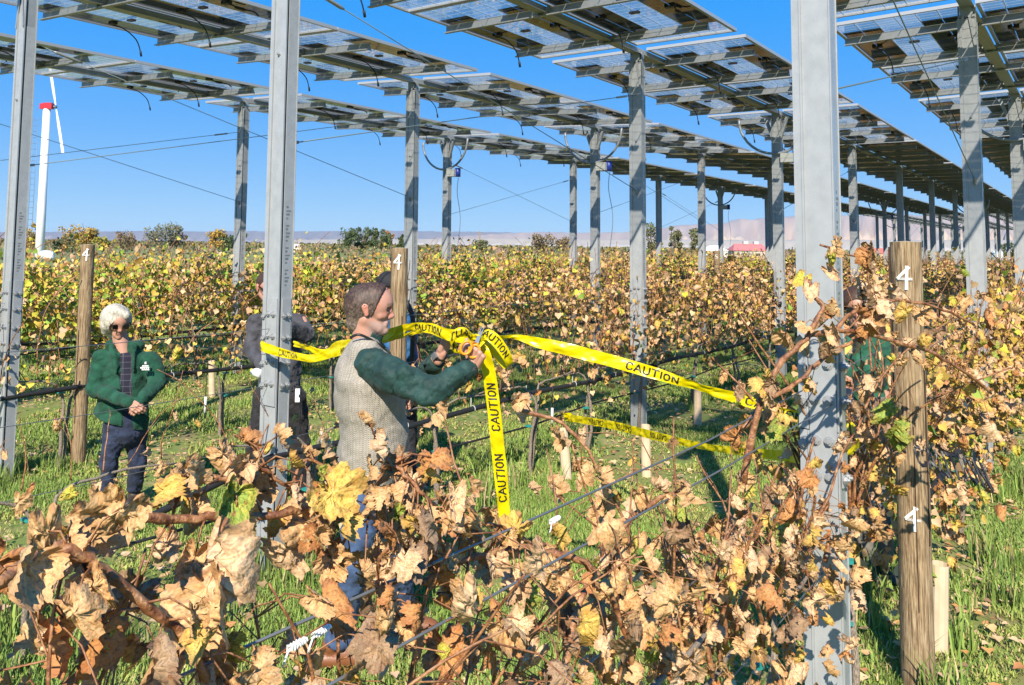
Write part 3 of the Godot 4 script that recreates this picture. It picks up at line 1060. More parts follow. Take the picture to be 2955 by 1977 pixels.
	# beige cartons round young trunks
	var tubes := [[735, 1270, "beside the foot of the taped steel post"], [1298, 1100, "by the vine tied with the lower tape"], [1480, 1085, "beside the steel post right of the tape knot"], [1597, 975, "behind the long tape, right of the steel post"], [485, 905, "leaning, left of the taped post behind the wires"], [2148, 1490, "at the right foot of the big wooden post"], [125, 1420, "behind the thick cane at bottom left"]]
	for i in tubes.size():
		var t: Array = tubes[i]
		var d := ray(t[0], t[1])
		var p: Vector3 = CAM + d * (-CAM.y / d.y)
		if t[0] == 125 or t[0] == 252:
			p = Vector3(ROW_X[3] - 0.5, 0, -0.4 if t[0] == 125 else -0.75)
			p = at(t[0], t[1], 2.4)
			p.y = 0.0
		var o := thing("grow_tube", "beige carton grow tube " + t[2], "grow tube", p, rf(0, 3), "beige grow tubes round the vine trunks")
		o.rotation.z = rf(-0.12, 0.12)
		var st := mb()
		var hgt := rf(0.42, 0.5)
		for k in 12:
			var a := TAU * k / 12
			var b := TAU * (k + 1) / 12
			var r := 0.043
			quad(st, Vector3(cos(b) * r, hgt, sin(b) * r), Vector3(cos(a) * r, hgt, sin(a) * r), Vector3(cos(a) * r * 1.05, -0.02, sin(a) * r * 1.05), Vector3(cos(b) * r * 1.05, -0.02, sin(b) * r * 1.05))
			r = 0.040
			quad(st, Vector3(cos(a) * r, hgt, sin(a) * r), Vector3(cos(b) * r, hgt, sin(b) * r), Vector3(cos(b) * r, 0, sin(b) * r), Vector3(cos(a) * r, 0, sin(a) * r))
		part("carton", done(st), M.carton, o)
	# white dripper drops
	var drops := [[1264, 950, 7.2], [470, 925, 7.0], [1362, 790, 12.0], [2160, 620, 20.0]]
	for i in 3:
		var dd: Array = drops[i]
		var o := thing("dripper", "small white dripper hanging from a thin tube, %s" % ["right of the hanging tape tail", "left of the taped steel post", "far behind the tape knot"][i], "dripper", at(dd[0], dd[1], dd[2]), 0.0, "white drippers on the pipes")
		var st := mb(false)
		tube(st, [Vector3(0, -0.07, 0), Vector3(0, 0.06, 0)], [0.011], 8)
		part("emitter", done(st), M.white_plastic, o)
		st = mb(false)
		tube(st, [Vector3(0, 0.06, 0), Vector3(0.005, 0.25, 0)], [0.004], 5)
		tube(st, [Vector3(0, -0.12, 0), Vector3(0, -0.07, 0)], [0.006], 5)
		part("feed_tube", done(st), M.pipe, o)

func part_wire(called: String, pts: Array, x: float, r: float, label: String) -> void:
	var o := part(called, tube_mesh(pts, [r], 5), M.wire, self, Vector3(x, 0, 0))
	tag(o, label, "wire", "steel trellis wires")


# ---------------------------------------------------------------- people: one smooth body over a skeleton, clothes over it
var wrinkle := 0.0
var folds: FastNoiseLite

func fold_at(p: Vector3) -> float:
	if folds == null:
		folds = FastNoiseLite.new()
		folds.seed = 17
		folds.frequency = 1.0
		folds.fractal_octaves = 1
	if wrinkle < 0.0:
		return folds.get_noise_3d(p.x * 75.0 + p.y * 20.0, p.y * 28.0, p.z * 75.0 + p.y * 20.0)
	var q := p * 7.0
	var a := folds.get_noise_3d(q.x + q.y * 0.6, q.y * 1.1, q.z - q.y * 0.5)
	var b := folds.get_noise_3d(q.x * 2.3 - q.y * 1.4, q.y * 2.1 + 30.0, q.z * 2.3 + q.y)
	return a * 1.3 + b * 0.5 - maxf(0.0, 0.12 - absf(b)) * 1.6

# a bone is [a, b, radius a, radius b, squash axis (or zero), squash, carve]
func sdf(st: SurfaceTool, bones: Array, cell: float, k: float, cuts := [], tint = null, shift := Vector3.ZERO) -> void:
	var lo := Vector3(1e9, 1e9, 1e9)
	var hi := -lo
	for b in bones:
		if b.size() > 6:
			continue
		var r: float = maxf(b[2], b[3]) * (maxf(1.0, b[5]) if b.size() > 5 else 1.0) + cell * 2.0
		for e in [b[0], b[1]]:
			lo = lo.min(e - Vector3.ONE * r)
			hi = hi.max(e + Vector3.ONE * r)
	var nx := int((hi.x - lo.x) / cell) + 2
	var ny := int((hi.y - lo.y) / cell) + 2
	var nz := int((hi.z - lo.z) / cell) + 2
	var f := PackedFloat32Array()
	f.resize(nx * ny * nz)
	f.fill(1000.0)
	for b in bones:
		var a: Vector3 = b[0]
		var ba: Vector3 = b[1] - a
		var bb := maxf(ba.dot(ba), 1e-9)
		var ra: float = b[2]
		var rb: float = b[3]
		var ax: Vector3 = b[4] if b.size() > 4 else Vector3.ZERO
		var sq: float = b[5] if b.size() > 5 else 1.0
		var carve: bool = b.size() > 6
		var w := 1.0 / sq - 1.0
		var m := maxf(ra, rb) * maxf(1.0, sq) + cell * 2.0 + k
		var l2: Vector3 = (Vector3(a).min(b[1]) - Vector3.ONE * m - lo) / cell
		var h2: Vector3 = (Vector3(a).max(b[1]) + Vector3.ONE * m - lo) / cell
		for iz in range(maxi(0, int(l2.z)), mini(nz - 1, int(h2.z) + 1) + 1):
			for iy in range(maxi(0, int(l2.y)), mini(ny - 1, int(h2.y) + 1) + 1):
				var base := (iz * ny + iy) * nx
				for ix in range(maxi(0, int(l2.x)), mini(nx - 1, int(h2.x) + 1) + 1):
					var pa := Vector3(ix, iy, iz) * cell + lo - a
					var t := clampf(pa.dot(ba) / bb, 0.0, 1.0)
					var q := pa - ba * t
					if w != 0.0:
						q += ax * (q.dot(ax) * w)
					var d := q.length() - (ra + (rb - ra) * t)
					var o := f[base + ix]
					if carve:
						if -d > o:
							f[base + ix] = -d
					elif o > 100.0:
						f[base + ix] = d
					else:
						var hh := clampf(0.5 + 0.5 * (o - d) / k, 0.0, 1.0)
						f[base + ix] = o + (d - o) * hh - k * hh * (1.0 - hh)
	for c in cuts:       # [point, normal]: nothing on the normal's side
		var pt: Vector3 = c[0]
		var n: Vector3 = c[1]
		n = n.normalized()
		for iz in nz:
			for iy in ny:
				var base := (iz * ny + iy) * nx
				var d0 := (Vector3(0, iy, iz) * cell + lo - pt).dot(n)
				for ix in nx:
					var d := d0 + n.x * cell * ix
					if d > f[base + ix]:
						f[base + ix] = d
	var ids := {}
	var verts := PackedVector3Array()
	var norms := PackedVector3Array()
	var sx := 1
	var sy := nx
	var sz := nx * ny
	var off := [0, sx, sy, sx + sy, sz, sz + sx, sz + sy, sz + sy + sx]
	var lim := cell * 2.5
	for iz in nz - 1:
		for iy in ny - 1:
			var base := (iz * ny + iy) * nx
			for ix in nx - 1:
				var i := base + ix
				var f0 := f[i]
				if f0 > lim or f0 < -lim:
					continue
				var f1 := f[i + 1]
				var f2 := f[i + sy]
				var f3 := f[i + sy + 1]
				var f4 := f[i + sz]
				var f5 := f[i + sz + 1]
				var f6 := f[i + sz + sy]
				var f7 := f[i + sz + sy + 1]
				var neg := int(f0 < 0.0) + int(f1 < 0.0) + int(f2 < 0.0) + int(f3 < 0.0) + int(f4 < 0.0) + int(f5 < 0.0) + int(f6 < 0.0) + int(f7 < 0.0)
				if neg == 0 or neg == 8:
					continue
				var v := [f0, f1, f2, f3, f4, f5, f6, f7]
				var sum := Vector3.ZERO
				var cnt := 0
				for e in [[0, 1], [2, 3], [4, 5], [6, 7], [0, 2], [1, 3], [4, 6], [5, 7], [0, 4], [1, 5], [2, 6], [3, 7]]:
					var p0: float = v[e[0]]
					var p1: float = v[e[1]]
					if (p0 < 0.0) != (p1 < 0.0):
						var t := p0 / (p0 - p1)
						var c0 := Vector3(e[0] & 1, (e[0] >> 1) & 1, e[0] >> 2)
						var c1 := Vector3(e[1] & 1, (e[1] >> 1) & 1, e[1] >> 2)
						sum += c0.lerp(c1, t)
						cnt += 1
				ids[i] = verts.size()
				verts.append(lo + (Vector3(ix, iy, iz) + sum / cnt) * cell)
				norms.append(Vector3(f1 + f3 + f5 + f7 - f0 - f2 - f4 - f6, f2 + f3 + f6 + f7 - f0 - f1 - f4 - f5, f4 + f5 + f6 + f7 - f0 - f1 - f2 - f3).normalized())
	if wrinkle != 0.0:
		for i in verts.size():
			var p := verts[i]
			var n := norms[i]
			var w0 := fold_at(p)
			var g := Vector3(fold_at(p + Vector3(0.004, 0, 0)) - w0, fold_at(p + Vector3(0, 0.004, 0)) - w0, fold_at(p + Vector3(0, 0, 0.004)) - w0) / 0.004 * wrinkle
			verts[i] = p + n * w0 * wrinkle
			norms[i] = (n - g + n * g.dot(n)).normalized()
	var cols := []
	if tint != null:
		for p in verts:
			cols.append(tint.call(p))
	for i in ids:
		for e in [[sx, sy, sz], [sy, sz, sx], [sz, sx, sy]]:
			var other: int = i + e[0]
			if (f[i] < 0.0) == (f[other] < 0.0):
				continue
			var b1: int = i - e[1]
			var b2: int = i - e[2]
			var b3: int = i - e[1] - e[2]
			if not (ids.has(b1) and ids.has(b2) and ids.has(b3)):
				continue
			var q := [ids[i], ids[b1], ids[b3], ids[b2]]
			if f[i] < 0.0:
				q = [ids[i], ids[b2], ids[b3], ids[b1]]
			for j in [0, 1, 2, 0, 2, 3]:
				var vi: int = q[j]
				if tint != null:
					st.set_color(cols[vi])
				st.set_normal(norms[vi])
				st.add_vertex(verts[vi] + shift)

func garment(called: String, bones: Array, cell: float, k: float, m: Material, o: Node3D, cuts := [], tint = null) -> MeshInstance3D:
	wrinkle = {"shirt": 0.0085, "jeans": 0.007, "fleece_jacket": 0.006, "sweatshirt": 0.009, "trousers": 0.008, "jacket": 0.008, "polo_shirt": 0.007, "knitted_vest": 0.004, "hair": -0.0011}.get(called, 0.0)
	var st := SurfaceTool.new()
	st.begin(Mesh.PRIMITIVE_TRIANGLES)
	sdf(st, bones, cell, k, cuts, tint, -o.position)
	wrinkle = 0.0
	return part(called, st.commit(), m, o)

func head_bones(c: Vector3, u: Vector3, f: Vector3, nb: Vector3, s: float) -> Array:
	var l := f.cross(u).normalized()
	var b := [
		[c - f * 0.03 * s + u * 0.022 * s, c + f * 0.03 * s + u * 0.024 * s, 0.088 * s, 0.086 * s, l, 0.86],
		[c + f * 0.045 * s + u * 0.01 * s, c + f * 0.052 * s - u * 0.07 * s, 0.052 * s, 0.036 * s, l, 1.05],
		[c + f * 0.062 * s - u * 0.104 * s, c + f * 0.077 * s - u * 0.100 * s, 0.026 * s, 0.024 * s],
		[c + f * 0.097 * s + u * 0.004 * s, c + f * 0.112 * s - u * 0.030 * s, 0.008 * s, 0.013 * s],
		[c + f * 0.100 * s - u * 0.037 * s - l * 0.010 * s, c + f * 0.100 * s - u * 0.037 * s + l * 0.010 * s, 0.010 * s, 0.010 * s],
		[c + f * 0.087 * s - u * 0.062 * s - l * 0.016 * s, c + f * 0.087 * s - u * 0.062 * s + l * 0.016 * s, 0.009 * s, 0.009 * s],
		[c + f * 0.085 * s - u * 0.074 * s - l * 0.014 * s, c + f * 0.085 * s - u * 0.074 * s + l * 0.014 * s, 0.009 * s, 0.009 * s],
		[c - u * 0.045 * s - f * 0.02 * s, nb, 0.056 * s, 0.064 * s],
	]
	for e in [-1.0, 1.0]:
		b.append([c + l * e * 0.034 * s - u * 0.05 * s - f * 0.01 * s, c + f * 0.052 * s - u * 0.09 * s + l * e * 0.018 * s, 0.034 * s, 0.024 * s])
		b.append([c + f * 0.082 * s + u * 0.020 * s + l * e * 0.012 * s, c + f * 0.074 * s + u * 0.022 * s + l * e * 0.044 * s, 0.013 * s, 0.011 * s])
		b.append([c + f * 0.072 * s - u * 0.028 * s + l * e * 0.034 * s, c + f * 0.06 * s - u * 0.03 * s + l * e * 0.042 * s, 0.018 * s, 0.018 * s])
		b.append([c + l * e * 0.081 * s - f * 0.012 * s + u * 0.010 * s, c + l * e * 0.079 * s - f * 0.002 * s - u * 0.024 * s, 0.0175 * s, 0.011 * s, l, 0.55])
	for e in [-1.0, 1.0]:
		b.append([c + f * 0.104 * s + u * 0.002 * s + l * e * 0.033 * s, c + f * 0.100 * s + u * 0.001 * s + l * e * 0.042 * s, 0.015 * s, 0.013 * s, Vector3.ZERO, 1.0, true])
		b.append([c + l * e * 0.094 * s - f * 0.004 * s, c + l * e * 0.094 * s - f * 0.004 * s - u * 0.012 * s, 0.008 * s, 0.008 * s, Vector3.ZERO, 1.0, true])
	return b

func finger(pts: Array, r: float) -> Array:
	var b := []
	for i in pts.size() - 1:
		b.append([pts[i], pts[i + 1], r * (1.0 - 0.08 * i), r * (1.0 - 0.08 * (i + 1))])
	return b

# a half-closed hand: w wrist, d along the palm, n out of the back of the hand, th the thumb's side, c how far the fingers close
func hand_bones(w: Vector3, d: Vector3, n: Vector3, th: Vector3, c: float, s := 1.0) -> Array:
	var b := [[w - d * 0.03 * s, w + d * 0.01 * s, 0.030 * s, 0.031 * s, n, 0.8]]
	for i in 4:
		var x := (1.5 - i) * 0.0205 * s
		var k := w + d * (0.088 - absf(i - 1.2) * 0.005) * s + th * x
		b.append([w + d * 0.015 * s + th * x * 0.7, k, 0.0165 * s, 0.0125 * s, n, 0.9])
		var ln: float = [0.042, 0.047, 0.044, 0.035][i] * s
		var d1 := (d * cos(c) - n * sin(c)).normalized()
		var d2 := (d * cos(c * 2.1) - n * sin(c * 2.1)).normalized()
		var d3 := (d * cos(c * 2.9) - n * sin(c * 2.9)).normalized()
		b.append_array(finger([k, k + d1 * ln, k + d1 * ln + d2 * ln * 0.7, k + d1 * ln + d2 * ln * 0.7 + d3 * ln * 0.5], 0.0098 * s))
	var t0 := w + d * 0.02 * s + th * 0.025 * s
	var t1 := w + d * 0.055 * s + th * 0.045 * s - n * 0.014 * s
	b.append_array(finger([t0, t1, t1 + (d * 0.8 - n * 0.5 - th * 0.1).normalized() * 0.033 * s, t1 + (d * 0.8 - n * 0.5).normalized() * 0.033 * s + (d * 0.7 - n * 0.6 - th * 0.5).normalized() * 0.026 * s], 0.0115 * s))
	return b

func skin_body(o: Node3D, coarse: Array, fine_sets: Array, m: Material, tint) -> void:
	var st := SurfaceTool.new()
	st.begin(Mesh.PRIMITIVE_TRIANGLES)
	sdf(st, coarse, 0.016, 0.03, [], tint, -o.position)
	for s in fine_sets:
		sdf(st, s[0], s[1], s[2], [], tint, -o.position)
	part("body", st.commit(), m, o)

func cloth(c: Color, rough := 0.9, bump := 0.6, scale := 6.0, seed_ := 31) -> StandardMaterial3D:
	var m := tri(mat(Color.WHITE, rough), noise_tex(seed_, 0.02, [c.darkened(0.18), c.lightened(0.06)], [0.25, 0.75], 256, 4), Vector3.ONE * scale * 0.4)
	m.normal_enabled = true
	m.normal_texture = normal_noise(seed_ + 1, 0.012, 10.0, 256)
	m.normal_scale = bump
	m.rim_enabled = true
	m.rim = 0.08
	return m

func skin_tint(c: Vector3, u: Vector3, f: Vector3, s: float, beard: float) -> Callable:
	var nz := FastNoiseLite.new()
	nz.seed = 5
	nz.frequency = 60.0
	return func(p: Vector3) -> Color:
		var q := (p - c) / s
		var y := q.dot(u)
		var z := q.dot(f)
		var x := q.dot(f.cross(u))
		var base := Color(.46, .24, .17)
		base = base.lerp(Color(.52, .19, .13), clampf(1.0 - Vector2(z - 0.10, y + 0.02).length() / 0.045, 0.0, 1.0) * 0.6)
		if absf(x) > 0.07 and y > -0.06 and y < 0.05:
			base = Color(.48, .20, .14)
		if z > 0.0 and absf(y + 0.068) < 0.006 and absf(x) < 0.026 and z > 0.08:
			base = Color(.34, .12, .10)
		if z > 0.07 and absf(y - 0.026) < 0.006 and absf(x) < 0.055 and absf(x) > 0.012:
			base = base.lerp(Color(.22, .14, .10), 0.7)
		if beard > 0.0:
			var b := clampf((z + 0.01) / 0.03, 0.0, 1.0) * clampf((-0.040 - y + (z - 0.05) * 0.15) / 0.03, 0.0, 1.0)
			if y < -0.125:
				b = 0.0
			base = base.lerp(Color(.36, .31, .28), b * beard * (0.45 + 0.5 * nz.get_noise_3dv(p)))
		return base * (1.0 + 0.06 * nz.get_noise_3dv(p * 0.3))

func build_people() -> void:
	var N := cam_basis.z
	var R := cam_basis.x
	var U := Vector3.UP
	var skin := mat(Color.WHITE, 0.5)
	skin.vertex_color_use_as_albedo = true
	skin.subsurf_scatter_enabled = true
	skin.subsurf_scatter_strength = 0.08
	var denim := cloth(lin(.04, .08, .18), 0.9, 0.9, 5.0, 41)
	# --- the vest wearer with scissors, in profile
	var o := thing("person", "person in grey knitted vest and dark green shirt, cutting the tape with scissors", "person", Vector3(-3.0, 0, -3.15))
	var hc := at(845, 705, 4.15)
	var hf := (R * 0.98 + N * 0.02 - U * 0.06).normalized()
	var hu := (U - hf * U.dot(hf)).normalized()
	var tint := skin_tint(hc, hu, hf, 1.04, 1.0)
	var wr := at(1080, 838, 3.88)
	var wl := at(1008, 812, 4.2)
	var kr := at(812, 1292, 3.98)
	var kl := at(905, 1300, 4.28)
	var ar := at(776, 1485, 4.05)
	ar.y = 0.10
	var al := at(925, 1450, 4.40)
	al.y = 0.10
	var rh := hand_bones(wr, (at(1098, 798, 3.84) - wr).normalized(), (R * 0.75 + N * 0.55 + U * 0.1).normalized(), (U * 0.35 - R * 0.55 - N * 0.1).normalized(), 1.05, 1.0)
	var lh := hand_bones(wl, (at(1026, 775, 4.18) - wl).normalized(), (-R * 0.75 + N * 0.6 + U * 0.2).normalized(), (-R * 0.2 + U * 0.5 + N * 0.5).normalized(), 0.75, 1.0)
	skin_body(o, [
		[at(846, 1085, 4.15), at(850, 960, 4.15), 0.11, 0.12, N, 1.2], [at(850, 960, 4.15), at(838, 830, 4.15), 0.12, 0.08, N, 1.5], [at(838, 830, 4.15), at(838, 770, 4.15), 0.06, 0.05],
		[at(860, 845, 3.97), at(988, 896, 3.80), 0.055, 0.042], [at(988, 896, 3.80), wr, 0.042, 0.030],
		[at(852, 838, 4.36), at(948, 882, 4.42), 0.055, 0.042], [at(948, 882, 4.42), wl, 0.042, 0.030],
		[at(838, 1090, 4.06), kr, 0.08, 0.055], [kr, ar, 0.055, 0.04], [at(868, 1090, 4.26), kl, 0.08, 0.055], [kl, al, 0.055, 0.04],
	], [[head_bones(hc, hu, hf, at(836, 790, 4.15), 1.04), 0.0045, 0.014], [rh, 0.0032, 0.006], [lh, 0.0032, 0.006]], skin, tint)
	var knit := mat(Color.WHITE, 0.95)
	var img := Image.create(128, 128, false, Image.FORMAT_RGB8)
	var hgt := Image.create(128, 128, false, Image.FORMAT_RGB8)
	var kn := FastNoiseLite.new()
	kn.seed = 4
	kn.frequency = 0.02
	for y in 128:
		for x in 128:
			var cx := fposmod(x / 16.0, 1.0) - 0.5
			var v := absf(sin(PI * (y / 8.0 + absf(cx) * 1.6))) * (1.0 - pow(absf(cx) * 2.0, 4.0))
			v *= 0.75 + 0.25 * sin(x * TAU / 64.0)
			var c: Color = lin(.29, .26, .215).lerp(lin(.50, .45, .38), v)
			c = c.darkened(0.1 * (kn.get_noise_2d(x, y) + 0.3))
			img.set_pixel(x, y, c)
			hgt.set_pixel(x, y, Color(v, v, v))
	hgt.bump_map_to_normal_map(3.0)
	tri(knit, ImageTexture.create_from_image(img), Vector3.ONE * 7.0)
	knit.normal_enabled = true
	knit.normal_texture = ImageTexture.create_from_image(hgt)
	knit.normal_scale = 1.4
	garment("knitted_vest", [
		[at(845, 1105, 4.15), at(858, 1005, 4.15), 0.150, 0.163, N, 1.28], [at(858, 1005, 4.15), at(846, 905, 4.15), 0.163, 0.166, N, 1.3], [at(846, 905, 4.15), at(838, 850, 4.15), 0.163, 0.150, N, 1.35],
		[at(838, 850, 4.15), at(836, 806, 4.15), 0.145, 0.085, N, 1.6], [at(836, 806, 4.05), at(836, 806, 4.25), 0.075, 0.075],
		[at(846, 1040, 4.15), at(846, 1044, 4.15), 0.158, 0.158, N, 1.28],
		[at(880, 770, 4.15), at(872, 800, 4.15), 0.06, 0.05, N, 0.9, true], [at(838, 758, 4.15), at(840, 780, 4.15), 0.075, 0.07, N, 1.0, true],
	], 0.011, 0.035, knit, o, [[at(846, 1094, 4.15), -U + R * 0.03]])
	var shirt := cloth(lin(.004, .036, .030), 0.75, 1.0, 4.0, 51)
	garment("shirt", [
		[at(856, 838, 3.98), at(900, 862, 3.88), 0.092, 0.080], [at(900, 862, 3.88), at(988, 897, 3.80), 0.080, 0.062], [at(988, 897, 3.80), at(1040, 866, 3.83), 0.062, 0.052], [at(1040, 866, 3.83), wr + (at(1065, 850, 3.87) - wr) * 0.35, 0.052, 0.043],
		[at(850, 832, 4.34), at(948, 882, 4.42), 0.085, 0.060], [at(948, 882, 4.42), at(995, 830, 4.24), 0.058, 0.042],
		[at(970, 905, 3.78), at(1000, 902, 3.80), 0.05, 0.055], [at(925, 850, 3.80), at(940, 885, 3.80), 0.03, 0.03],
		[at(846, 850, 4.15), at(838, 800, 4.15), 0.12, 0.07, N, 1.5], [at(836, 800, 4.15), at(841, 764, 4.15), 0.082, 0.072], [at(872, 806, 4.15), at(880, 830, 4.15), 0.04, 0.04, N, 1.4],
		[at(842, 752, 4.15), at(840, 768, 4.15), 0.066, 0.062, N, 1.0, true], [at(905, 760, 4.15), at(885, 785, 4.15), 0.05, 0.035, N, 1.0, true],
	], 0.010, 0.022, shirt, o, [[at(850, 766, 4.15), U - R * 0.75]])
	var st := mb(false)
	for wv in [[wr - (wr - at(1040, 866, 3.83)).normalized() * 0.018, wr - at(1040, 866, 3.83), 0.0455], [at(997, 828, 4.235), wl - at(948, 882, 4.42), 0.0455]]:
		var dd: Vector3 = wv[1].normalized()
		tube(st, [wv[0] - dd * 0.045 - o.position, wv[0] + dd * 0.012 - o.position], [wv[2] + 0.004, wv[2]], 18)
	part("cuff", done(st), shirt, o)
	garment("jeans", [
		[at(846, 1075, 4.15), at(846, 1120, 4.15), 0.138, 0.142, N, 1.2],
		[at(838, 1110, 4.06), kr, 0.108, 0.074], [kr, ar + U * 0.04, 0.072, 0.060], [at(866, 1110, 4.25), kl, 0.108, 0.074], [kl, al + U * 0.04, 0.072, 0.060],
		[ar + U * 0.12, ar + U * 0.05, 0.064, 0.066],
	], 0.013, 0.03, denim, o, [[ar + U * 0.015, -U]])
	var leather := mat(lin(.20, .075, .03), 0.45)
	for a in [ar, al]:
		var sh := garment("shoe", [[a + U * 0.01 - R * 0.04, a + U * 0.04 - R * 0.01, 0.045, 0.052], [a - U * 0.055 - R * 0.07, a - U * 0.06 + R * 0.15, 0.042, 0.036, N, 1.1], [a - U * 0.03 + R * 0.03, a - U * 0.055 + R * 0.12, 0.045, 0.04]], 0.009, 0.02, leather, o, [[a - U * 0.098, -U]])
		sh.set_meta("label", "brown leather shoe")
	var hair := mat(Color.WHITE, 0.6)
	hair.vertex_color_use_as_albedo = true
	var hn := FastNoiseLite.new()
	hn.seed = 9
	hn.frequency = 30.0
	var hair_tint := func(p: Vector3) -> Color:
		var q := (p - hc) / 1.04
		var g := clampf(0.5 - q.dot(hu) * 9.0 + q.dot(hf) * 2.0, 0.0, 1.0)
		var c := Color(.060, .034, .024).lerp(Color(.17, .13, .105), g * 0.8)
		return c * (1.0 + 1.6 * hn.get_noise_3d(p.x * 3.0 + p.y, p.y * 1.2, p.z * 3.0 + p.y))
	garment("hair", [
		[at(833, 694, 4.15), at(860, 691, 4.15), 0.098, 0.0965, N, 0.89], [at(824, 706, 4.15), at(818, 738, 4.15), 0.078, 0.056, N, 0.95], [at(872, 664, 4.15), at(850, 660, 4.15), 0.024, 0.03, N, 2.2],
	], 0.0055, 0.014, hair, o, [[at(874, 678, 4.15), R * 0.90 - U * 0.42], [at(832, 742, 4.15), R * 0.62 - U * 0.78]], hair_tint)
	for e in [-1.0, 1.0]:
		var ball := SphereMesh.new()
		ball.radius = 0.0125
		ball.height = 0.025
		ball.radial_segments = 12
		ball.rings = 6
		part("eye", ball, mat(lin(.05, .035, .03), 0.2), o, hc + hf * 0.0915 + hu * 0.001 + hf.cross(hu) * e * 0.035 - o.position)
	st = mb(false)
	var wd := (wl - at(948, 882, 4.42)).normalized()
	tube(st, [wl - wd * 0.018 - o.position, wl + wd * 0.006 - o.position], [0.0365], 16)
	part("watch_strap", done(st), M.black_plastic, o)
	part("watch_face", one_box(wl - wd * 0.006 + (N * 0.6 - R * 0.75).normalized() * 0.035 - o.position, Vector3(0.03, 0.034, 0.012), Basis.looking_at((N * 0.6 - R * 0.75), wd)), M.steel_dark, o)
	part("lanyard", tube_mesh(curve([at(803, 772, 4.02) - o.position, at(822, 766, 4.0) - o.position, at(850, 778, 4.03) - o.position, at(880, 796, 4.09) - o.position]), [0.007], 6), M.black_plastic, o)
	# --- scissors in the near hand
	var sc := thing("scissors", "scissors with orange handles held up against the tape knot", "scissors", at(1088, 795, 3.86))
	var p0 := sc.position
	for e in [-1.0, 1.0]:
		st = mb()
		var tip := at(1108 + e * 2.0, 742 + e * 3.0, 3.88) - p0
		var root := at(1091 + e * 1.5, 786, 3.86) - p0
		var side := (tip - root).cross(N).normalized() * 0.0085
		var th := N * 0.0016
		for v in [[root - side + th, root + side * 0.6 + th, tip + th], [root + side * 0.6 - th, root - side - th, tip - th]]:
			for x in v:
				st.add_vertex(x)
		quad(st, root - side + th, tip + th, tip - th, root - side - th)
		quad(st, root + side * 0.6 - th, tip - th, tip + th, root + side * 0.6 + th)
		part("blade", done(st), mat(lin(.55, .55, .56), 0.25, 0.8), sc)
		var loop := []
		var c := at(1076 + e * 9.0, 800 + e * 4.0, 3.84 + e * 0.01) - p0
		for i in 17:
			var a := TAU * i / 16.0
			loop.append(c + (R * cos(a) * 0.024 + U * sin(a) * 0.031).rotated(N, -0.5))
		st = mb(false)
		tube(st, loop, [0.0065], 8, false)
		tube(st, [c + (U * 0.03).rotated(N, -0.5), root], [0.0075, 0.006], 8)
		part("handle", done(st), mat(lin(.75, .28, .01), 0.4), sc)
	# --- the woman in green
	o = thing("person", "person with short white hair, sunglasses and green fleece jacket, hands clasped", "person", Vector3(-6.1, 0, -3.7))
	hc = at(271, 735, 6.42)
	hf = (N * 0.80 + R * 0.50 - U * 0.30).normalized()
	hu = (U - hf * U.dot(hf)).normalized()
	tint = skin_tint(hc, hu, hf, 1.0, 0.0)
	wl = at(296, 921, 6.14)
	wr = at(324, 916, 6.16)
	al = at(243, 1150, 6.42)
	al.y = 0.09
	ar = at(307, 1142, 6.58)
	ar.y = 0.09
	skin_body(o, [
		[at(288, 960, 6.5), at(288, 860, 6.5), 0.085, 0.09, R, 1.5], [at(288, 860, 6.5), at(284, 812, 6.47), 0.085, 0.07, R, 1.6], [at(284, 815, 6.42), at(276, 770, 6.43), 0.062, 0.052],
		[at(232, 822, 6.44), at(219, 890, 6.38), 0.045, 0.038], [at(219, 890, 6.38), wl, 0.038, 0.028], [at(348, 828, 6.48), at(362, 875, 6.42), 0.045, 0.038], [at(362, 875, 6.42), wr, 0.038, 0.028],
		[at(262, 975, 6.42), at(250, 1060, 6.40), 0.075, 0.05], [at(250, 1060, 6.40), al, 0.05, 0.035], [at(312, 975, 6.5), at(314, 1060, 6.5), 0.075, 0.05], [at(314, 1060, 6.5), ar, 0.05, 0.035],
	], [[head_bones(hc, hu, hf, at(281, 800, 6.44), 0.96), 0.0065, 0.014], [hand_bones(wl, (at(318, 938, 6.08) - wl).normalized(), (N * 0.8 + U * 0.4 - R * 0.2).normalized(), (R * 0.5 + U * 0.6).normalized(), 0.6, 0.92), 0.0045, 0.006], [hand_bones(wr, (at(304, 940, 6.12) - wr).normalized(), (N * 0.8 + U * 0.3 + R * 0.3).normalized(), (-R * 0.4 + U * 0.7).normalized(), 0.7, 0.92), 0.0045, 0.006]], skin, tint)
	var fleece := cloth(lin(.006, .066, .035), 1.0, 1.0, 5.0, 61)
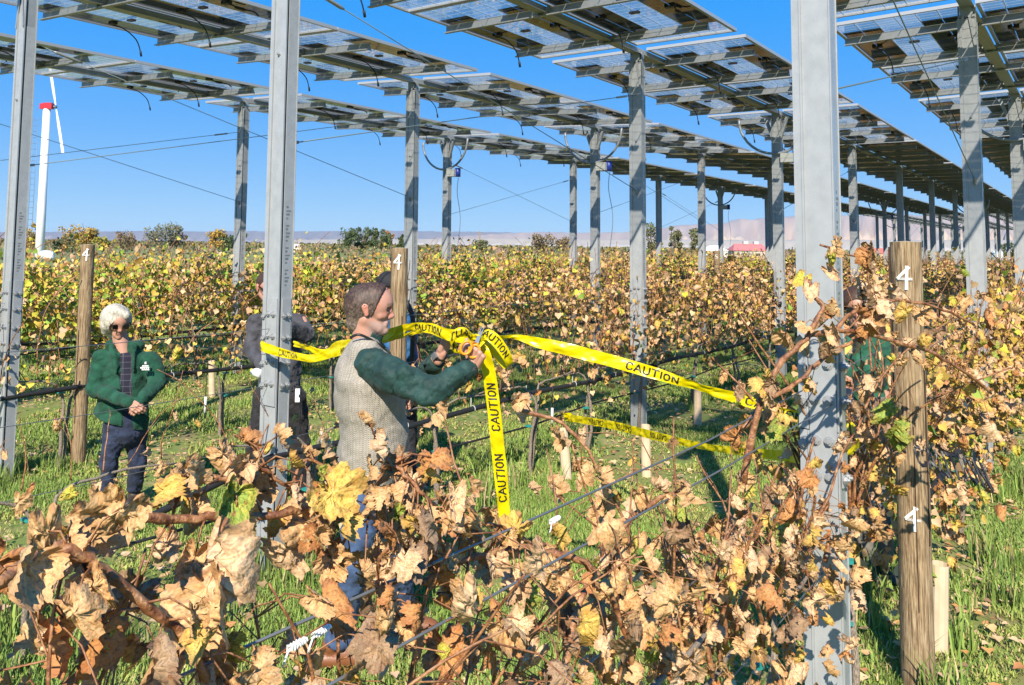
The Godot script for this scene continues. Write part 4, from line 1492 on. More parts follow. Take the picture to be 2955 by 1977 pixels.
	garment("fleece_jacket", [
		[at(272, 985, 6.45), at(284, 900, 6.45), 0.225, 0.19, N, 0.66], [at(284, 900, 6.45), at(288, 838, 6.45), 0.19, 0.172, N, 0.7], [at(238, 818, 6.45), at(342, 824, 6.46), 0.066, 0.064], [at(288, 838, 6.45), at(284, 800, 6.45), 0.13, 0.085, N, 0.9],
		[at(232, 822, 6.44), at(219, 890, 6.38), 0.076, 0.066], [at(219, 890, 6.38), wl, 0.064, 0.047], [at(347, 828, 6.47), at(361, 875, 6.42), 0.076, 0.066], [at(361, 875, 6.42), wr, 0.064, 0.047],
		[at(252, 790, 6.44), at(318, 792, 6.46), 0.042, 0.042], [at(256, 792, 6.36), at(268, 850, 6.32), 0.026, 0.022], [at(306, 792, 6.38), at(300, 850, 6.33), 0.026, 0.022],
		[at(282, 764, 6.38), at(282, 805, 6.32), 0.062, 0.062, N, 1.0, true], [at(283, 810, 6.31), at(287, 900, 6.29), 0.062, 0.056, N, 1.2, true], [at(287, 900, 6.29), at(292, 1000, 6.29), 0.05, 0.06, N, 1.2, true],
	], 0.011, 0.022, fleece, o, [[at(280, 966, 6.45), -U * 0.95 - R * 0.28]])
	var plaid := mat(Color.WHITE, 0.9)
	img = Image.create(64, 64, false, Image.FORMAT_RGB8)
	for y in 64:
		for x in 64:
			var c := lin(.012, .012, .028)
			if x % 32 < 2 or y % 32 < 2:
				c = lin(.12, .12, .14)
			img.set_pixel(x, y, c)
	tri(plaid, ImageTexture.create_from_image(img), Vector3.ONE * 11.0)
	garment("plaid_shirt", [[at(286, 965, 6.44), at(286, 880, 6.44), 0.165, 0.16, N, 0.66], [at(286, 880, 6.44), at(286, 822, 6.44), 0.16, 0.13, N, 0.68], [at(280, 778, 6.36), at(284, 816, 6.28), 0.05, 0.045, N, 1.0, true]], 0.013, 0.02, plaid, o, [[at(286, 806, 6.4), U], [at(286, 958, 6.4), -U]])
	var navy := cloth(lin(.014, .024, .062), 0.9, 0.9, 5.0, 71)
	garment("jeans", [[at(288, 950, 6.45), at(288, 980, 6.45), 0.150, 0.15, N, 0.8], [at(264, 975, 6.42), at(250, 1060, 6.40), 0.092, 0.066], [at(250, 1060, 6.40), al, 0.064, 0.056], [at(311, 975, 6.5), at(314, 1060, 6.5), 0.092, 0.066], [at(314, 1060, 6.5), ar, 0.064, 0.056]], 0.014, 0.025, navy, o, [[al + U * 0.0, -U]])
	for a in [al, ar]:
		garment("shoe", [[a + U * 0.0, a - U * 0.03, 0.045, 0.045], [a - U * 0.055 - N * 0.04, a - U * 0.06 + N * 0.13, 0.038, 0.034]], 0.010, 0.02, mat(lin(.05, .035, .03), 0.6), o, [[a - U * 0.088, -U]])
	var white := func(p: Vector3) -> Color:
		return Color(.50, .46, .38) * (0.9 + 0.75 * hn.get_noise_3d(p.x * 3.0, p.y * 0.9, p.z * 3.0))
	garment("hair", [
		[at(263, 728, 6.44), at(268, 730, 6.42), 0.112, 0.110, R, 0.98], [at(244, 745, 6.40), at(242, 757, 6.42), 0.05, 0.035], [at(262, 740, 6.50), at(264, 762, 6.50), 0.085, 0.06], [at(266, 712, 6.36), at(288, 722, 6.36), 0.046, 0.035], [at(292, 735, 6.44), at(292, 745, 6.44), 0.035, 0.02],
		[hc + hf * 0.10 - hu * 0.035, hc + hf * 0.12 - hu * 0.10, 0.083, 0.08, Vector3.ZERO, 1.0, true], [hc + hf * 0.165 - hu * 0.056, hc + hf * 0.16 - hu * 0.042 + hf.cross(hu) * 0.03, 0.085, 0.083, Vector3.ZERO, 1.0, true],
	], 0.007, 0.016, hair, o, [], white)
	sunglasses(o, hc, hu, hf, 0.96)
	# the white words and emblem on the jacket: too small to read, a dot over two lines
	st = mb()
	var lp := at(333, 840, 6.31)
	for r in [[0.0, 0.030, 0.014, 0.016], [0.0, 0.008, 0.05, 0.008], [-0.004, -0.006, 0.07, 0.010], [0.002, -0.020, 0.06, 0.007]]:
		for i in 5:
			box(st, lp + R * (r[0] + (i - 2) * r[2] / 5.0) + U * r[1] - o.position, Vector3(r[2] / 7.0, r[3], 0.012), Basis(R, U, N))
	part("jacket_emblem", done(st), M.white_plastic, o)
	# --- person behind the taped post
	o = thing("person", "person in dark grey sweatshirt, mostly hidden behind the taped steel post", "person", Vector3(-5.75, 0, -4.3))
	hc = at(612, 658, 6.6)
	hf = (N * 0.72 + R * 0.45 - U * 0.12).normalized()
	hu = (U - hf * U.dot(hf)).normalized()
	tint = skin_tint(hc, hu, hf, 1.0, 0.0)
	al = at(575, 1120, 6.65)
	al.y = 0.09
	ar = at(690, 1120, 6.7)
	ar.y = 0.09
	wl = at(600, 838, 6.3)
	wr = at(655, 745, 6.3)
	skin_body(o, [
		[at(640, 890, 6.6), at(640, 790, 6.6), 0.11, 0.12, R, 1.4], [at(640, 790, 6.6), at(632, 720, 6.6), 0.11, 0.07, R, 1.6], [at(630, 720, 6.6), at(616, 680, 6.6), 0.06, 0.055],
		[at(582, 735, 6.6), at(578, 800, 6.55), 0.05, 0.04], [at(578, 800, 6.55), wl, 0.04, 0.03], [at(690, 735, 6.62), at(704, 768, 6.5), 0.05, 0.04], [at(704, 768, 6.5), wr, 0.04, 0.03],
		[at(612, 905, 6.6), at(590, 1010, 6.6), 0.08, 0.055], [at(590, 1010, 6.6), al, 0.055, 0.04], [at(668, 905, 6.62), at(682, 1010, 6.65), 0.08, 0.055], [at(682, 1010, 6.65), ar, 0.055, 0.04],
	], [[head_bones(hc, hu, hf, at(630, 712, 6.6), 1.0), 0.007, 0.014], [hand_bones(wl, (R * 0.5 - U * 0.2 + N * 0.4).normalized(), (-U * 0.2 + N).normalized(), U, 0.7), 0.006, 0.008], [hand_bones(wr, (-R * 0.4 + U * 0.3 + N * 0.3).normalized(), (N + R * 0.2).normalized(), U, 0.7), 0.006, 0.008]], skin, tint)
	var charcoal := cloth(lin(.055, .055, .068), 0.95, 1.1, 4.0, 81)
	garment("sweatshirt", [
		[at(640, 900, 6.6), at(640, 790, 6.6), 0.17, 0.175, N, 0.75], [at(640, 790, 6.6), at(636, 735, 6.6), 0.17, 0.12, N, 0.8], [at(592, 732, 6.6), at(686, 734, 6.62), 0.056, 0.056], [at(634, 720, 6.6), at(628, 700, 6.6), 0.08, 0.065],
		[at(584, 740, 6.6), at(577, 800, 6.55), 0.066, 0.062], [at(577, 800, 6.55), wl, 0.062, 0.046], [at(688, 740, 6.62), at(703, 766, 6.5), 0.066, 0.064], [at(703, 766, 6.5), wr, 0.064, 0.046],
	], 0.014, 0.025, charcoal, o, [[at(640, 893, 6.6), -U]])
	garment("trousers", [[at(640, 885, 6.6), at(640, 915, 6.6), 0.155, 0.155, N, 0.8], [at(612, 910, 6.6), at(588, 1010, 6.6), 0.115, 0.085], [at(588, 1010, 6.6), al, 0.083, 0.07], [at(668, 910, 6.62), at(684, 1010, 6.65), 0.115, 0.085], [at(684, 1010, 6.65), ar, 0.083, 0.07]], 0.015, 0.025, cloth(lin(.018, .016, .02), 0.9, 0.8, 4.0, 91), o, [[al, -U]])
	for a in [al, ar]:
		garment("shoe", [[a - U * 0.055 - N * 0.05, a - U * 0.06 + N * 0.14, 0.042, 0.038]], 0.012, 0.02, mat(lin(.03, .03, .03), 0.6), o, [[a - U * 0.088, -U]])
	var dark := func(p: Vector3) -> Color:
		return Color(.06, .03, .018) * (1.0 + 0.6 * hn.get_noise_3d(p.x * 2.0, p.y, p.z * 2.0))
	garment("hair", [[hc - hf * 0.028 + hu * 0.032, hc + hf * 0.03 + hu * 0.036, 0.092, 0.086, hf.cross(hu), 0.88], [hc - hf * 0.04 + hu * 0.0, hc - hf * 0.045 - hu * 0.05, 0.07, 0.05]], 0.008, 0.015, hair, o, [[hc + hf * 0.055 + hu * 0.05, hf * 0.8 - hu * 0.6]], dark)
	sunglasses(o, hc, hu, hf, 1.0)
	st = mb(false)
	var cup := at(588, 853, 6.28) - o.position
	tube(st, [cup + Vector3(-0.05, 0.0, 0), cup + Vector3(0.0, 0.0, 0), cup + Vector3(0.07, 0.0, 0.02)], [0.022, 0.036, 0.03], 12)
	var cp := thing("paper_roll", "small white rounded object held at the waist behind the taped post", "white object", o.position)
	part("roll_body", done(st), M.white_plastic, cp)
	part("name_badge", one_box(at(681, 905, 6.42) - o.position, Vector3(0.035, 0.10, 0.012), Basis(R, U, N)), M.white_plastic, o)
	# --- person behind the middle wooden post
	o = thing("person", "person in bright blue jacket hidden behind the middle wooden post", "person", Vector3(-4.9, 0, -5.6))
	hc = at(893, 657, 7.1)
	hf = (N * 0.3 + R * 0.9).normalized()
	hu = U
	tint = skin_tint(hc, hu, hf, 1.0, 0.0)
	al = at(905, 1080, 7.05)
	al.y = 0.09
	ar = at(935, 1080, 7.1)
	ar.y = 0.09
	wr = at(945, 900, 6.95)
	skin_body(o, [[at(915, 890, 7.1), at(912, 800, 7.1), 0.10, 0.11], [at(912, 800, 7.1), at(900, 715, 7.1), 0.11, 0.07], [at(900, 715, 7.1), at(892, 680, 7.1), 0.06, 0.055], [at(933, 735, 7.0), at(938, 815, 6.98), 0.05, 0.04], [at(938, 815, 6.98), wr, 0.04, 0.03], [at(910, 900, 7.05), al, 0.08, 0.04], [at(928, 900, 7.1), ar, 0.08, 0.04]],
		[[head_bones(hc, hu, hf, at(898, 712, 7.1), 1.0), 0.008, 0.014], [hand_bones(wr, -U, R, N, 0.5), 0.007, 0.008]], skin, tint)
	garment("jacket", [[at(914, 900, 7.1), at(912, 800, 7.1), 0.155, 0.16], [at(912, 800, 7.1), at(905, 730, 7.1), 0.15, 0.08], [at(930, 738, 7.0), at(938, 815, 6.98), 0.082, 0.066], [at(938, 815, 6.98), wr, 0.064, 0.046]], 0.014, 0.025, cloth(lin(.006, .09, .26), 0.7, 0.8, 4.0, 95), o, [[at(912, 893, 7.1), -U]])
	garment("trousers", [[at(912, 890, 7.1), at(914, 910, 7.1), 0.145, 0.15], [at(908, 905, 7.05), al, 0.11, 0.068], [at(928, 905, 7.1), ar, 0.11, 0.068]], 0.015, 0.025, cloth(lin(.016, .016, .024), 0.9, 0.8, 4.0, 96), o, [[al, -U]])
	for a in [al, ar]:
		garment("shoe", [[a - U * 0.055 - R * 0.05, a - U * 0.06 + R * 0.14, 0.042, 0.038]], 0.012, 0.02, mat(lin(.03, .03, .03), 0.6), o, [[a - U * 0.088, -U]])
	garment("cap", [[hc - hf * 0.02 + U * 0.035, hc + hf * 0.03 + U * 0.035, 0.1, 0.096], [hc + hf * 0.09 + U * 0.03, hc + hf * 0.15 + U * 0.022, 0.03, 0.012, U, 0.3]], 0.009, 0.012, mat(lin(.012, .013, .018), 0.8), o, [[hc + U * 0.005, -U]])
	part("pack_strap", tube_mesh(curve([at(930, 690, 6.88) - o.position, at(945, 730, 6.86) - o.position, at(944, 800, 6.88) - o.position, at(938, 900, 6.9) - o.position]), [0.022], 8), M.black_plastic, o)
	# --- person behind the largest post
	o = thing("person", "person with long brown hair, sunglasses and green shirt behind the largest steel post", "person", Vector3(-1.75, 0, -5.0))
	hc = at(1962, 702, 5.3)
	hf = (N * 0.85 - R * 0.42 - U * 0.10).normalized()
	hu = (U - hf * U.dot(hf)).normalized()
	tint = skin_tint(hc, hu, hf, 1.0, 0.0)
	al = at(1978, 1250, 5.3)
	al.y = 0.09
	ar = at(2015, 1250, 5.3)
	ar.y = 0.09
	wl = at(1950, 960, 5.1)
	wr = at(2022, 960, 5.15)
	skin_body(o, [[at(1990, 930, 5.3), at(1988, 850, 5.3), 0.10, 0.10, R, 1.3], [at(1988, 850, 5.3), at(1976, 775, 5.3), 0.09, 0.06, R, 1.5], [at(1974, 780, 5.3), at(1966, 735, 5.3), 0.055, 0.05], [at(1938, 790, 5.3), at(1936, 880, 5.25), 0.045, 0.038], [at(1936, 880, 5.25), wl, 0.038, 0.028], [at(2020, 790, 5.3), at(2024, 880, 5.28), 0.045, 0.038], [at(2024, 880, 5.28), wr, 0.038, 0.028], [at(1972, 940, 5.3), at(1976, 1090, 5.3), 0.07, 0.05], [at(1976, 1090, 5.3), al, 0.05, 0.04], [at(2010, 940, 5.3), at(2014, 1090, 5.3), 0.07, 0.05], [at(2014, 1090, 5.3), ar, 0.05, 0.04]],
		[[head_bones(hc, hu, hf, at(1974, 768, 5.3), 0.96), 0.0065, 0.014], [hand_bones(wl, -U, -R, N, 0.5, 0.92), 0.006, 0.008], [hand_bones(wr, -U, R, N, 0.5, 0.92), 0.006, 0.008]], skin, tint)
	garment("polo_shirt", [[at(1990, 935, 5.3), at(1988, 850, 5.3), 0.15, 0.145, N, 0.72], [at(1988, 850, 5.3), at(1980, 790, 5.3), 0.145, 0.10, N, 0.8], [at(1946, 786, 5.3), at(2014, 786, 5.3), 0.052, 0.052], [at(1938, 792, 5.3), at(1937, 850, 5.28), 0.066, 0.06], [at(2020, 792, 5.3), at(2023, 850, 5.29), 0.066, 0.06], [at(1976, 770, 5.3), at(1972, 752, 5.3), 0.066, 0.06]], 0.013, 0.02, cloth(lin(.008, .095, .05), 0.85, 0.8, 4.0, 101), o, [[at(1990, 926, 5.3), -U]])
	garment("trousers", [[at(1990, 920, 5.3), at(1990, 950, 5.3), 0.145, 0.145, N, 0.8], [at(1972, 945, 5.3), at(1975, 1090, 5.3), 0.105, 0.08], [at(1975, 1090, 5.3), al, 0.078, 0.07], [at(2011, 945, 5.3), at(2016, 1090, 5.3), 0.105, 0.08], [at(2016, 1090, 5.3), ar, 0.078, 0.07]], 0.014, 0.022, cloth(lin(.16, .145, .115), 0.9, 0.9, 4.0, 105), o, [[al, -U]])
	for a in [al, ar]:
		garment("shoe", [[a - U * 0.055 - N * 0.05, a - U * 0.06 + N * 0.14, 0.042, 0.038]], 0.012, 0.02, mat(lin(.06, .05, .04), 0.6), o, [[a - U * 0.088, -U]])
	garment("hair", [[hc - hf * 0.03 + hu * 0.03, hc + hf * 0.02 + hu * 0.036, 0.098, 0.092], [at(1992, 700, 5.38), at(2006, 765, 5.38), 0.07, 0.06], [at(1968, 690, 5.42), at(1972, 770, 5.42), 0.08, 0.06], [hc + hf * 0.13 - hu * 0.03, hc + hf * 0.14 - hu * 0.10, 0.088, 0.085, Vector3.ZERO, 1.0, true], [hc + hf * 0.14 + hu * 0.01, hc + hf * 0.15 + hu * 0.02, 0.075, 0.07, Vector3.ZERO, 1.0, true]], 0.008, 0.02, hair, o, [], dark)
	sunglasses(o, hc, hu, hf, 0.96)

func sunglasses(o: Node3D, c: Vector3, u: Vector3, f: Vector3, s: float) -> void:
	var l := f.cross(u).normalized()
	var m := mat(lin(.008, .008, .009), 0.12)
	var st := mb()
	for e in [-1.0, 1.0]:
		box(st, c + f * 0.104 * s + u * 0.002 * s + l * e * 0.036 * s - o.position, Vector3(0.054, 0.036, 0.012) * s, Basis(l, u, f).rotated(u, e * 0.28))
		box(st, c + f * 0.04 * s + u * 0.012 * s + l * e * 0.076 * s - o.position, Vector3(0.005, 0.014, 0.12) * s, Basis(l, u, f))
	box(st, c + f * 0.110 * s + u * 0.010 * s - o.position, Vector3(0.02, 0.008, 0.008) * s, Basis(l, u, f))
	part("sunglasses", done(st), m, o)


# ---------------------------------------------------------------- caution tape
const GLYPHS := {
	"C": [[Vector2(.62, .78), Vector2(.52, .95), Vector2(.25, 1.0), Vector2(.08, .8), Vector2(.08, .2), Vector2(.25, 0.0), Vector2(.52, .05), Vector2(.62, .22)]],
	"A": [[Vector2(0, 0), Vector2(.34, 1.0), Vector2(.68, 0)], [Vector2(.14, .32), Vector2(.54, .32)]],
	"U": [[Vector2(.06, 1), Vector2(.06, .2), Vector2(.22, 0), Vector2(.46, 0), Vector2(.62, .2), Vector2(.62, 1)]],
	"T": [[Vector2(0, 1), Vector2(.68, 1)], [Vector2(.34, 1), Vector2(.34, 0)]],
	"I": [[Vector2(.1, 0), Vector2(.1, 1)]],
	"O": [[Vector2(.34, 1), Vector2(.12, .85), Vector2(.06, .5), Vector2(.12, .15), Vector2(.34, 0), Vector2(.56, .15), Vector2(.62, .5), Vector2(.56, .85), Vector2(.34, 1)]],
	"N": [[Vector2(.06, 0), Vector2(.06, 1), Vector2(.60, 0), Vector2(.60, 1)]],
}

# a strip through pts (each [point, across]); words: [start along, flip] in metres
func ribbon(called: String, o: Node3D, raw: Array, width: float, words: Array, crinkle := 0.006) -> void:
	var c := []
	var a := []
	for r in raw:
		c.append(r[0] - o.position)
		a.append(r[1])
	var pts := curve(c, 8)
	var acr := curve(a, 8)
	var n := pts.size()
	var lens := [0.0]
	for i in n:
		acr[i] = acr[i].normalized() * (acr[i].length() * width * 0.5)
		if i > 0:
			lens.append(lens[i - 1] + pts[i].distance_to(pts[i - 1]))
	var nz := FastNoiseLite.new()
	nz.seed = n + raw.size() * 31
	nz.frequency = 9.0
	var norm := func(i: int) -> Vector3:
		var t: Vector3 = pts[min(i + 1, n - 1)] - pts[max(i - 1, 0)]
		return t.cross(acr[i]).normalized()
	var place := func(s: float, t: float, lift: float) -> Vector3:
		var i := 0
		while i < n - 2 and lens[i + 1] < s:
			i += 1
		var w: float = (s - lens[i]) / maxf(lens[i + 1] - lens[i], 1e-6)
		var nn: Vector3 = norm.call(i).lerp(norm.call(i + 1), w)
		return pts[i].lerp(pts[i + 1], w) + acr[i].lerp(acr[i + 1], w) * t + nn * (lift + crinkle * nz.get_noise_2d(s, t * 0.06) * 2.0)
	var st := mb(false)
	var steps := int(lens[n - 1] / 0.012) + 2
	for i in steps:
		for j in 8:
			var s0: float = lens[n - 1] * i / steps
			var s1: float = lens[n - 1] * (i + 1) / steps
			var t0 := -1.0 + j * 0.25
			quad(st, place.call(s0, t0, 0), place.call(s0, t0 + 0.25, 0), place.call(s1, t0 + 0.25, 0), place.call(s1, t0, 0))
	part(called, done(st), M.tape, o)
	if words.is_empty():
		return
	for w in words:
		st = mb()
		var x: float = w[0]
		var flip: float = w[1]
		for ch in "CAUTION":
			for line in GLYPHS[ch]:
				for i in line.size() - 1:
					var p: Vector2 = line[i]
					var q: Vector2 = line[i + 1]
					var d := (q - p).normalized()
					var nn := Vector2(-d.y, d.x) * 0.085
					var pa := p - d * 0.06
					var qa := q + d * 0.06
					for sub in 4:
						p = pa.lerp(qa, sub / 4.0)
						q = pa.lerp(qa, (sub + 1) / 4.0)
						for lift in [0.0016, -0.0016]:
							var v := []
							for e in [p + nn, q + nn, q - nn, p - nn]:
								v.append(place.call(x + e.x * 0.036 * flip, (e.y - 0.5) * 1.15 * signf(flip), lift))
							quad(st, v[0], v[1], v[2], v[3])
			x += 0.036 * (0.34 if ch == "I" else 0.86) * flip
		part("printed_word", done(st), M.ink, o)

func build_tape() -> void:
	var N := cam_basis.z
	var R := cam_basis.x
	var U := Vector3.UP
	var o := thing("caution_tape", "yellow caution tape tied in a bow between the taped post and the largest post", "caution tape", at(1092, 778, 3.97))
	var P := func(x: float, y: float, d: float, ac: Vector3) -> Array:
		return [at(x, y, d), ac]
	ribbon("left_strip", o, [P.call(604, 790, 5.36, U * .9 + N * .1), P.call(598, 792, 5.20, U * .95), P.call(640, 806, 5.15, U * .9), P.call(690, 818, 5.08, U * .7 - R * .1), P.call(718, 820, 5.0, U * .75), P.call(770, 806, 4.85, U * .8), P.call(830, 790, 4.6, U * .9), P.call(880, 768, 4.42, U * .9 + N * .2), P.call(940, 749, 4.28, U * .7 + N * .4), P.call(985, 752, 4.16, U * .8), P.call(1018, 764, 4.08, U * .9), P.call(1060, 772, 4.0, U * .9), P.call(1090, 776, 3.97, U * .6)], 0.064, [[1.05, -1.0], [0.3, 0.7], [1.62, 1.1]])
	ribbon("left_strip", o, [P.call(672, 786, 5.30, U * .5), P.call(700, 795, 5.2, U * .6 + N * .3), P.call(742, 808, 5.1, U * .7), P.call(772, 792, 4.95, U * .9), P.call(830, 786, 4.68, U * .8), P.call(880, 780, 4.48, U * .45 + N * .3), P.call(935, 765, 4.3, U * .35 + N * .3), P.call(972, 755, 4.2, U * .4)], 0.064, [[0.7, 0.8]])
	ribbon("right_strip", o, [P.call(1090, 776, 3.97, U * .5), P.call(1130, 775, 3.98, U * .4 + N * .4), P.call(1162, 772, 3.98, U * .3 + N * .5), P.call(1185, 772, 3.97, U * .4), P.call(1230, 784, 3.93, U * .75 + R * .1), P.call(1300, 800, 3.88, U * .9 + R * .1), P.call(1400, 826, 3.82, U * .85 + R * .2), P.call(1500, 855, 3.75, U * .8 + R * .2), P.call(1600, 886, 3.66, U * .6 + N * .4), P.call(1700, 915, 3.56, U * .75 + R * .2), P.call(1780, 940, 3.46, U * .6 + N * .3), P.call(1850, 962, 3.38, U * .8)], 0.064, [[0.72, 1.25], [1.25, 1.25], [1.9, 1.2]])
	ribbon("tail", o, [P.call(1098, 785, 3.95, R * .8), P.call(1108, 805, 3.93, R * .9 + N * .2), P.call(1118, 845, 3.94, R * .95), P.call(1124, 885, 3.95, R), P.call(1132, 950, 3.95, R * .98 + N * .1), P.call(1139, 1020, 3.95, R), P.call(1146, 1085, 3.95, R * 1.0), P.call(1152, 1150, 3.95, R * .9 - N * .3), P.call(1157, 1205, 3.95, R * .8)], 0.064, [[0.435, -1.2], [0.775, -1.2]])
	ribbon("bow_loop", o, [P.call(1092, 778, 3.96, U * .4), P.call(1110, 762, 3.90, U * .6 + R * .5), P.call(1140, 785, 3.88, U * .7 + R * .6), P.call(1166, 828, 3.90, U * .4 + R * .6), P.call(1158, 836, 3.95, U * .3 + R * .6), P.call(1128, 800, 3.97, U * .5 + R * .5), P.call(1098, 780, 3.98, U * .4)], 0.058, [[0.05, 1.0]])
	ribbon("bow_loop", o, [P.call(1086, 778, 3.95, U * .5), P.call(1062, 760, 3.90, U * .8), P.call(1035, 772, 3.90, U * .9), P.call(1040, 795, 3.94, U * .7 + R * .2), P.call(1070, 800, 3.96, U * .6), P.call(1090, 784, 3.97, U * .4)], 0.058, [[0.03, 1.1]], 0.010)
	ribbon("knot", o, [P.call(1082, 770, 3.90, U * .5 + R * .3), P.call(1096, 772, 3.87, U * .6 - R * .3), P.call(1106, 782, 3.90, U * .4), P.call(1096, 792, 3.95, U * .5 + R * .4), P.call(1082, 784, 3.93, U * .6), P.call(1090, 770, 3.89, U * .4 - R * .4), P.call(1104, 790, 3.88, U * .5 + R * .5)], 0.05, [], 0.013)
	var o2 := thing("caution_tape", "lower yellow caution tape stretched from a vine trunk to the largest post", "caution tape", at(1640, 1020, 4.9))
	ribbon("strip", o2, [P.call(1292, 955, 7.25, U * .7), P.call(1305, 957, 7.12, U * .9), P.call(1400, 973, 6.4, U * .95), P.call(1500, 998, 5.7, U * .9 + R * .1), P.call(1600, 1020, 5.1, U * .7 + N * .4), P.call(1700, 1034, 4.5, U * .7), P.call(1800, 1044, 3.95, U * .8), P.call(1850, 1048, 3.55, U * .9), P.call(1900, 1040, 3.42, U * .8), P.call(1950, 1030, 3.42, U * .6 + N * .3), P.call(1968, 1012, 3.6, U * .8)], 0.064, [[0.75, -1.3], [1.25, -1.4], [1.8, -1.3], [3.0, -1.2]])
	ribbon("knot", o2, [P.call(1290, 950, 7.2, U * .5), P.call(1306, 952, 7.12, U * .8), P.call(1312, 962, 7.15, U * .6), P.call(1296, 962, 7.3, U * .5)], 0.06, [], 0.006)
	var o3 := thing("caution_tape_end", "loose yellow tape end sticking out right of the largest steel post", "caution tape", at(1965, 1000, 3.6))
	ribbon("strip", o3, [P.call(1938, 965, 3.75, U * .5 + R * .5), P.call(1955, 985, 3.7, U * .4 + R * .6), P.call(1972, 1010, 3.65, U * .5 + R * .4)], 0.05, [])


# ---------------------------------------------------------------- ground, grass, hills, trees, far things
func in_view(p: Vector3, margin := 0.08) -> float:      # depth if the photo could show the point, else -1
	var c := cam_basis.inverse() * (p - CAM)
	if c.z > -0.3:
		return -1.0
	var x := PPX + FOC * c.x / -c.z
	var y := PPY - FOC * c.y / -c.z
	if x < -2955 * margin or x > 2955 * (1.0 + margin) or y > 1977 * (1.0 + margin * 1.5):
		return -1.0
	return -c.z

func row_gap(x: float) -> float:
	var best := 9.0
	for r in [-0.915, -4.23, -7.544, -10.859, -14.17, -17.5, -20.8]:
		best = minf(best, absf(x - r))
	return best

func build_ground() -> void:
	var st := mb(false)
	var xs := []
	var nz := FastNoiseLite.new()
	nz.seed = 40
	nz.frequency = 0.5
	for i in 61:
		var t := (i - 30) / 30.0
		xs.append(signf(t) * (absf(t) * 30.0 + pow(absf(t), 8.0) * 30000.0))
	var h := func(x: float, z: float) -> float:
		var far := maxf(absf(x), absf(z))
		return (0.025 * nz.get_noise_2d(x * 2.0, z * 2.0) - 0.012) * clampf(1.0 - far / 40.0, 0.0, 1.0) - 0.01
	for i in 60:
		for j in 60:
			var v := []
			for e in [[i, j], [i + 1, j], [i + 1, j + 1], [i, j + 1]]:
				var x: float = xs[e[0]] - 8.0
				var z: float = xs[e[1]] - 10.0
				v.append(Vector3(x, h.call(x, z), z))
			quad(st, v[3], v[2], v[1], v[0])
	var flipped := done(st)
	structure("ground", flipped, M.ground)

func blade_clump(seed_: int, n: int, tall: float, wide: float) -> ArrayMesh:
	var r := RandomNumberGenerator.new()
	r.seed = seed_
	var st := mb(false)
	for i in n:
		var p := Vector3(r.randf_range(-1, 1) * wide, -0.01, r.randf_range(-1, 1) * wide)
		var a := r.randf_range(0, TAU)
		var lean := Vector3(cos(a), 0, sin(a)) * r.randf_range(0.1, 0.9)
		var h := tall * r.randf_range(0.4, 1.0)
		var side := Vector3(-sin(a), 0, cos(a)) * r.randf_range(0.0022, 0.0042) * (1.0 + wide * 6.0)
		var c := Color(.135, .245, .042).lerp(Color(.27, .35, .075), r.randf())
		if r.randf() < 0.16:
			c = Color(.44, .36, .18)
		st.set_color(c)
		var m := p + Vector3.UP * h * 0.6 + lean * h * 0.25
		var t := p + Vector3.UP * h * 0.92 + lean * h * 0.75
		quad(st, p - side, m - side * 0.8, m + side * 0.8, p + side)
		for v in [m - side * 0.8, t, m + side * 0.8]:
			st.add_vertex(v)
	return done(st)

func scatter(called: String, mesh: Mesh, m: Material, where: Array, tints: Array) -> void:
	var mm := MultiMesh.new()
	mm.transform_format = MultiMesh.TRANSFORM_3D
	mm.use_colors = true
	mm.mesh = mesh
	mm.instance_count = where.size()
	for i in where.size():
		mm.set_instance_transform(i, where[i])
		mm.set_instance_color(i, tints[i])
	var o := MultiMeshInstance3D.new()
	o.name = numbered(called)
	o.multimesh = mm
	o.material_override = m
	add_child(o, true)
	tag(o, {"grass": "green autumn turf growing in the alleys between the vine rows", "leaf_litter": "dry fallen grape leaves lying in the turf", "grass_tufts": "longer grass tufts along the foot of the vine rows"}[called], called.replace("_", " "))
	stuff(o)

